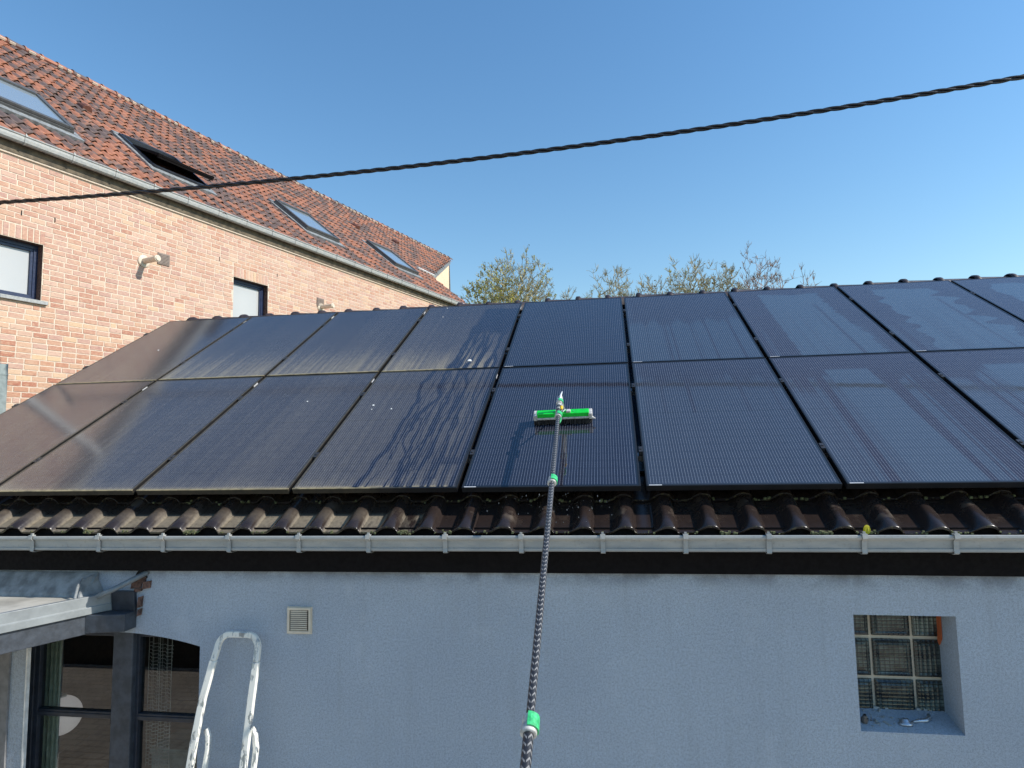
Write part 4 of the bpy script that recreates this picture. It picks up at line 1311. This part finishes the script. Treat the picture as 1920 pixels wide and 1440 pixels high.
# pale end wall and its verge, at the skewed far end
N1 = RB(17.35, 2.0, -.10); A1 = RB(uend(SR) - .05, SR, -.10)
lowN = N1.copy(); lowN[2] = 0; lowA = A1.copy(); lowA[2] = 0
nrm = np.cross(A1 - N1, ZB); nrm /= np.linalg.norm(nrm)
inw = -nrm if np.dot(nrm, NB) > 0 else nrm
BH(MB().prism([N1, A1, lowA, lowN], inw * .25), 'end_wall', 'render_orange')
dv = (A1 - N1) / np.linalg.norm(A1 - N1)
BH(MB().prism([N1 - dv * .1 + ZB * .02, A1 + dv * .1 + ZB * .02, A1 + dv * .1 - ZB * .13, N1 - dv * .1 - ZB * .13], -inw * .06), 'verge_board', 'verge')
e1 = A1 - inw * .02
e2 = e1 + dv * .22
BH(MB().prism([e1 + dv * .02, e2, e2 + (A1 - N1) * .0 + dv * .9 - ZB * 2.9, e1 + dv * .75 - ZB * 2.9], inw * .3), 'far_verge_board', 'verge')
BH(MB().prism([RB(16.6, 2.10, .02), RB(17.45, 2.0, .02), RB(17.45, 1.93, .02), RB(16.6, 2.03, .02)], NRB * .05), 'verge_flashing', 'white')

# ================================================================== FLAT ROOF EXTENSION (lower left)
DE = np.array([-.398, -.917, 0])
E1 = np.array([-3.02, 3.598, 0])
ex = thing('flat_roof_extension', 'small flat roofed extension with white trim at the lower left', 'extension', (-3.02, 3.59, 0))
def EX(mb, name, mat, **k):
    par = k.pop('parent', ex)
    mb.v = [tuple(np.array(p) - np.array([-3.02, 3.59, 0])) for p in mb.v]
    return mb.build(name, mat, par, **k)
def ep(t, z, off=0):
    """t metres from the house wall along the trim; off outwards (to the right)"""
    return E1 + DE * t + np.array([.917, -.398, 0]) * off + ZB * Z(z)
EX(MB().prism([ep(0, -.868, -.03), ep(3.2, -.868, -.03), (-6.5, .66, Z(-.868)), (-6.5, 3.595, Z(-.868))], (0, 0, .012)), 'roof_membrane', 'membrane')
tr = MB()
tr.prism([ep(.012, -.846, -.035), ep(.012, -.846, .0), ep(.012, -.905, .002), ep(.012, -.908, .008), ep(.012, -.948, .008), ep(.012, -.948, -.035)], DE * 3.2)
EX(tr, 'edge_trim', 'alu_edge', bevel=.002)
EX(MB().obox((-2.943, 3.585, Z(-.893)), (.076, 0, 0), (0, .012, 0), (-.004, 0, .058)), 'trim_end_piece', 'timber_dk', bevel=.003)
EX(MB().prism([ep(.03, -.950, -.012), ep(3.2, -.950, -.012), ep(3.2, -1.063, -.012), ep(.03, -1.063, -.012)], np.array([-.917, .398, 0]) * .09), 'beam', 'timber', bevel=.004)
EX(MB().prism([(-3.095, 3.46, Z(-.951)), (-2.865, 3.50, Z(-.951)), (-2.865, 3.50, Z(-1.052)), (-3.095, 3.46, Z(-1.056))], (0, .098, 0)), 'beam_end_block', 'timber', bevel=.004)
EX(MB().prism([(-6.4, 3.592, Z(-.728)), (-6.4, 3.50, Z(-.835)), (-6.4, 3.49, Z(-.858)), (-6.4, 3.596, Z(-.858))], (3.27, 0, 0)), 'wall_flashing', 'lead')
EX(MB().prism([(-3.16, 3.595, Z(-.735)), (-3.158, 3.50, Z(-.755)), (-3.13, 3.44, Z(-.853)), (-3.10, 3.595, Z(-.853))], (.010, .002, 0)).tube([(-3.155, 3.49, Z(-.742)), (-3.145, 3.455, Z(-.79)), (-3.125, 3.415, Z(-.848))], .008, 8), 'lead_upstand', 'lead')
EX(MB().tube([(-2.80, 3.60, Z(-.725)), (-2.86, 3.56, Z(-.76)), (-2.93, 3.51, Z(-.80)), (-3.02, 3.46, Z(-.845))], .016, 12), 'conduit', 'conduit', smooth=True)
for k, (x, z, wd, hh) in enumerate(((-2.835, -.775, .03, .020), (-2.87, -.80, .04, .022), (-2.80, -.80, .03, .024), (-2.855, -.83, .03, .012), (-2.838, -.90, .016, .035), (-2.838, -.96, .013, .022))):
    EX(MB().obox((x, 3.596 - .002 * k, Z(z)), (wd * .8, .002, .004), (0, .006, 0), (.003, 0, hh * .9)), 'exposed_brick', 'oldbrick')
EX(MB().prism([(-2.875, 3.592, Z(-.735)), (-2.855, 3.592, Z(-.712)), (-2.815, 3.592, Z(-.712)), (-2.80, 3.592, Z(-.76)), (-2.90, 3.592, Z(-.80))], (0, .004, 0)), 'wall_gap', 'black')
EX(MB().box(-6.4, -3.572, 3.56, 3.578, 0, Z(-1.06)), 'side_wall', 'stucco')
EX(MB().box(-3.571, -3.561, 3.556, 3.58, 0, Z(-1.065)), 'corner_bead', 'white')
EX(MB().box(-6.4, -3.675, 3.545, 3.558, 0, Z(-1.06)), 'wall_shade_sheet', simple('dull_grey_wall_shade', (.20, .20, .205), .8))  # duller sheet puts the shaded left part of the wall into colour
EX(MB().box(-6.5, -6.42, .7, 3.55, 0, Z(-.87)), 'far_wall', 'stucco')

# ================================================================== STEPLADDER
ld = thing('stepladder', 'paint splashed aluminium stepladder leaning against the grey wall', 'ladder', (-2.2, 3.2, 0))
ll = np.array([-2.2, 3.2, 0])
def LD(mb, name, mat='ladder', **k):
    mb.v = [tuple(np.array(p) - ll) for p in mb.v]
    return mb.build(name, mat, ld, **k)
def lp(x, z):
    """point on the leaning ladder plane"""
    return np.array([x, 3.545 + (z + 1.05) * .20, Z(z)])
def flatbar(pts, wd, th, nrm=(0, -1, 0)):
    mb = MB(); P = [np.array(p, float) for p in pts]; V, F = [], []
    nn = np.array(nrm, float)
    for i, p in enumerate(P):
        d_ = P[min(i + 1, len(P) - 1)] - P[max(i - 1, 0)]; d_ /= np.linalg.norm(d_)
        s_ = np.cross(d_, nn); s_ /= np.linalg.norm(s_)
        for a_, b_ in ((-1, -1), (1, -1), (1, 1), (-1, 1)):
            V.append(p + s_ * wd / 2 * a_ + nn * th / 2 * b_)
    for i in range(len(P) - 1):
        for k in range(4):
            F.append((i * 4 + k, i * 4 + (k + 1) % 4, i * 4 + 4 + (k + 1) % 4, i * 4 + 4 + k))
    F += [(3, 2, 1, 0), tuple(range(len(P) * 4 - 4, len(P) * 4))]
    return mb.add(V, F)
hoop = [lp(-2.30, -1.20)]
for t in np.linspace(180, 90, 7):
    hoop.append(lp(-2.215 + .07 * math.cos(R(t)), -1.135 + .075 * math.sin(R(t))))
for t in np.linspace(90, 0, 7):
    hoop.append(lp(-2.105 + .07 * math.cos(R(t)), -1.135 + .075 * math.sin(R(t))))
hoop.append(lp(-2.035, -1.20))
LD(flatbar(hoop, .034, .026), 'hoop', bevel=.005)
LD(flatbar([lp(-2.30, -1.2), lp(-2.335, -1.40), lp(-2.352, -1.62), lp(-2.362, -1.85), lp(-2.45, -2.9), lp(-2.465, -3.09)], .040, .026), 'rail', bevel=.005)
LD(flatbar([lp(-2.035, -1.2), lp(-2.040, -1.40), lp(-2.040, -1.62), lp(-2.042, -1.85), lp(-2.03, -2.9), lp(-2.03, -3.09)], .040, .026), 'rail', bevel=.005)
off = np.array([0, .045, 0])
LD(flatbar([lp(-2.318, -1.565) + off, lp(-2.298, -1.60) + off, lp(-2.290, -1.66) + off, lp(-2.30, -1.85) + off, lp(-2.4, -2.9) + off], .022, .03), 'rear_leg', bevel=.005)
LD(flatbar([lp(-2.045, -1.55) + off, lp(-2.018, -1.585) + off, lp(-2.002, -1.65) + off, lp(-2.005, -1.85) + off, lp(-2.02, -2.9) + off], .026, .03), 'rear_leg', bevel=.005)
LD(flatbar([lp(-2.34, -1.64) - off * .6, lp(-2.315, -1.70) - off * .6, lp(-2.335, -1.76) - off * .6, lp(-2.35, -1.82) - off * .6], .006, .004), 'brace_wire')
LD(flatbar([lp(-2.315, -1.60) - off * .6, lp(-2.335, -1.70) - off * .6, lp(-2.315, -1.76) - off * .6, lp(-2.30, -1.82) - off * .6], .006, .004), 'brace_wire')
for z in (-1.80, -2.06, -2.32, -2.58, -2.84):
    xl = np.interp(-z, [1.2, 1.62, 1.85, 2.9], [-2.30, -2.352, -2.362, -2.45]); xr = np.interp(-z, [1.2, 1.85, 2.9], [-2.035, -2.042, -2.03])
    c_ = (lp(xl, z) + lp(xr, z)) / 2
    LD(MB().obox(c_, ((xr - xl) / 2 - .022, 0, 0), (0, .045, 0), (0, 0, .010)), 'tread', bevel=.003)

# ================================================================== INSIDE THE ROOM
lamp = thing('globe_lamp', 'white round paper globe lamp with added glow behind the left window pane', 'lamp', (-3.745, 4.02, Z(-1.765)))
MB().sphere((0, 0, 0), .125, 18).build('lamp_shade', 'lamp', lamp, smooth=True)
MB().tube([(0, 0, .124), (0, 0, 1.09)], .004, 6).build('flex', 'black', lamp)
MB().lathe((0, 0, .12), (0, 0, 1), [(0, .03), (.012, .028), (.02, .008)], 12).build('lamp_cap', 'white', lamp)
def curtain(name, x0, x1, y, z0, z1, mat, amp, waves, label):
    n_ = 60
    V, F = [], []
    for i in range(n_ + 1):
        x = x0 + (x1 - x0) * i / n_
        yy = y + amp * math.sin(2 * math.pi * waves * i / n_)
        V += [(x, yy, z0), (x, yy, z1)]
    F = [(2 * i, 2 * i + 2, 2 * i + 3, 2 * i + 1) for i in range(n_)]
    o = MB().add(V, F).build(name, mat, smooth=True)
    md = o.modifiers.new('cloth', 'SOLIDIFY'); md.thickness = .003
    return tag(o, label, 'curtain')
curtain('curtain', -3.68, -3.55, 3.80, .1, Z(-.9), 'curtain', .012, 4, 'pale green curtain drawn aside behind the left window pane')
lc = MB()
for k in range(34):
    z = -1.20 - k * .022
    pts = [(-2.93 + t * (.17 - .02 * k / 34), 3.80 + .012 * math.sin(t * 22 + .2 * k), Z(z - .02 * t)) for t in np.linspace(0, 1, 14)]
    lc.tube(pts, .0016 if k < 18 else .0028, 4, False)
for k in range(9):
    x = -2.93 + k * .0195
    lc.tube([(x, 3.80 + .012 * math.sin(k * 2.4), Z(-1.12)), (x - .004, 3.805, Z(-1.95))], .0013 if k % 4 else .0025, 4, False)
o = lc.build('lace_curtain', 'lace'); tag(o, 'grey openwork lace curtain hanging behind the right window pane', 'curtain')
tb = thing('table', 'brown wooden table under the pale box inside the arched window', 'table', (-3.0, 4.75, .03))
MB().box(-1.2, 1.1, -.6, .8, .78, .82).build('tabletop', 'roomfloor', tb, bevel=.004)
for sx in (-1.1, 1.0):
    for sy_ in (-.5, .7):
        MB().box(sx - .03, sx + .03, sy_ - .03, sy_ + .03, 0, .78).build('leg', 'roomfloor', tb)
bx_ = thing('storage_box', 'pale green lidded box standing on the table behind the right pane', 'box', (-3.05, 4.45, .85))
MB().box(-.22, .22, -.15, .15, 0, .14).build('box_body', 'boxpale', bx_, bevel=.004)
MB().box(-.23, .23, -.16, .16, .142, .175).build('lid', 'boxpale', bx_, bevel=.006)

# ================================================================== WALL OF THE VIEWPOINT'S BUILDING (seen mirrored in the window)
vb = MB().box(-9, 7, -1.6, -1.35, 0, 1.5).build('garden_wall', simple('dark_brick_garden_wall', (.05, .042, .038), .9))
tag(vb, 'low dark garden wall opposite the grey house across the yard', 'wall')

# ================================================================== TREES
def tree(name, base, height, radius, seed, wood, bud, label, group, budn, start, nodes=700):
    """crown grown through points scattered in an uneven ellipsoid, branches thickened by what they carry"""
    r = np.random.default_rng(seed)
    root = thing(name, label, 'tree', base, group)
    h0 = height * start
    rz = (height - h0) * .60
    cc = np.array([0, 0, height - rz])
    d = r.normal(0, 1, (nodes * 2, 3)); d /= np.linalg.norm(d, axis=1)[:, None]
    az_, el_ = np.arctan2(d[:, 1], d[:, 0]), d[:, 2]
    lump = 1 + .10 * np.sin(3 * az_ + seed) + .10 * np.sin(5 * el_ + 2 * az_ + seed * 2) + .05 * np.sin(9 * az_ - 4 * el_)
    lump /= 1.0
    q = d * (r.random(nodes * 2) ** .45 * lump)[:, None] * np.array([radius, radius, rz]) + cc
    q = q[(q[:, 2] > h0 + .3) & (q[:, 2] < height * 1.0 + .05)][:nodes]
    o0 = np.array([0, 0, h0])
    P = np.vstack([o0[None], q])
    n = len(P)
    par = np.full(n, -1); plen = np.full(n, 1e9); plen[0] = 0
    intree = np.zeros(n, bool); intree[0] = True
    best = np.linalg.norm(P - P[0], axis=1) * (1 + .45); bp = np.zeros(n, int); best[0] = 1e9
    order = [0]
    for _ in range(n - 1):
        i = int(np.argmin(np.where(intree, 1e9, best)))
        par[i] = bp[i]; intree[i] = True
        plen[i] = plen[par[i]] + np.linalg.norm(P[i] - P[par[i]])
        order.append(i)
        c = np.linalg.norm(P - P[i], axis=1) * 1.0 + .45 * (plen[i] + np.linalg.norm(P - P[i], axis=1)) * .55
        upd = (~intree) & (c < best)
        best[upd] = c[upd]; bp[upd] = i
    kids = [[] for _ in range(n)]
    for i in order[1:]:
        kids[par[i]].append(i)
    rad = np.zeros(n)
    for i in order[::-1]:
        rad[i] = .016 if not kids[i] else sum(rad[k] ** 2.25 for k in kids[i]) ** (1 / 2.25)
    trunk, twigs = MB(), MB()
    tips = []
    for i in order[1:]:
        a, b = P[par[i]], P[i]
        L_ = np.linalg.norm(b - a)
        mid = (a + b) / 2 + r.normal(0, .035, 3) * L_ + np.array([0, 0, -.05 * L_])
        ra = min(rad[par[i]], rad[i] * 1.35)
        (trunk if rad[i] > .05 else twigs).tube([a, mid, b], [ra, (ra + rad[i]) / 2, rad[i]], 6 if rad[i] > .05 else 3, False)
        out_ = (b - cc) / np.array([radius, radius, rz])
        out_ /= np.linalg.norm(out_) + .01
        if rad[i] < .03:
            for c in range(7 if not kids[i] else 3):
                nd = (b - a) / (L_ + 1e-6) * .5 + out_ * .6 + r.normal(0, .42, 3) + np.array([0, 0, .25])
                nd /= np.linalg.norm(nd)
                e = b + nd * r.uniform(.2, .60)
                twigs.tube([b, (b + e) / 2 + r.normal(0, .03, 3), e], [.0135, .012, .008], 3, False)
                tips.append((e, b))
    tr_ = rad[0]
    trunk.tube([(0, 0, 0), (.05, .03, h0 * .5), (0, 0, h0)], [tr_ * 1.35, tr_ * 1.1, tr_], 8)
    trunk.build('trunk', wood, root)
    twigs.build('crown', wood, root)
    if budn:
        lb = MB()
        for i in r.integers(0, len(tips), budn):
            e, b = tips[i]
            p = b + (e - b) * r.uniform(.2, 1.1) + r.normal(0, .05, 3)
            if bud == 'bud' and math.sin(p[0] * 1.1 + p[2] * .8 + seed) + r.normal(0, .5) < -.6:
                continue
            s_ = r.uniform(.035, .10)
            a_ = r.normal(0, 1, 3); a_ /= np.linalg.norm(a_); b_ = np.cross(a_, r.normal(0, 1, 3)); b_ /= np.linalg.norm(b_)
            lb.add([p - a_ * s_, p + b_ * s_ * .5, p + a_ * s_, p - b_ * s_ * .5], [(0, 1, 2, 3)])
        lb.build('buds', bud, root, kind='stuff')
    return root
TG = 'bare spring trees beyond the roof ridge'
specs = [
    # x, top above viewpoint, crown radius, seed, wood, buds, label, bud count, clear stem share, branch nodes
    (-8.3, 13.0, 3.2, 3, 'bark', 'bud', 'broad tree coming into yellow green leaf right of the brick house end', 20000, .36, 2100),
    (-5.9, 13.7, 2.5, 5, 'bark', 'bud', 'taller half leafed tree behind the broad yellow green one, at its right', 9000, .36, 1700),
    (-2.7, 10.9, .9, 8, 'bark', 'bud2', 'tiny bare treetop just showing in the gap between the two tree groups', 150, .6, 220),
    (.5, 12.3, 2.2, 11, 'bark', 'bud', 'rounded bare tree first right of the gap in the trees', 1600, .42, 1350),
    (3.3, 11.5, 1.5, 14, 'bark', 'bud2', 'low bare tree with orange buds between two taller rounded ones', 2200, .5, 850),
    (5.9, 12.5, 2.0, 17, 'bark', 'bud', 'rounded grey tree with sparse buds, third right of the gap', 1900, .42, 1250),
    (8.4, 12.2, 1.8, 23, 'bark', 'bud2', 'bare tree with brown buds left of the tallest purple brown tree', 1700, .42, 1050),
    (11.0, 13.0, 2.3, 29, 'bark2', 'bud2', 'tallest purple brown bare tree near the right end of the row', 800, .38, 950),
    (13.3, 11.4, 1.9, 31, 'bark2', 'bud2', 'low wide bare tree with trailing branches at the right end', 100, .45, 380),
]
for x, zt, sp, seed, wd, bd, lab, nb, st, nn in specs:
    tree('bare_tree', (x, 45 + (seed % 5) * .8, 0), (zt + ZC) * (1 + (seed % 5) * .8 / 60), sp, seed, wd, bd, lab, TG, nb, st, nn)
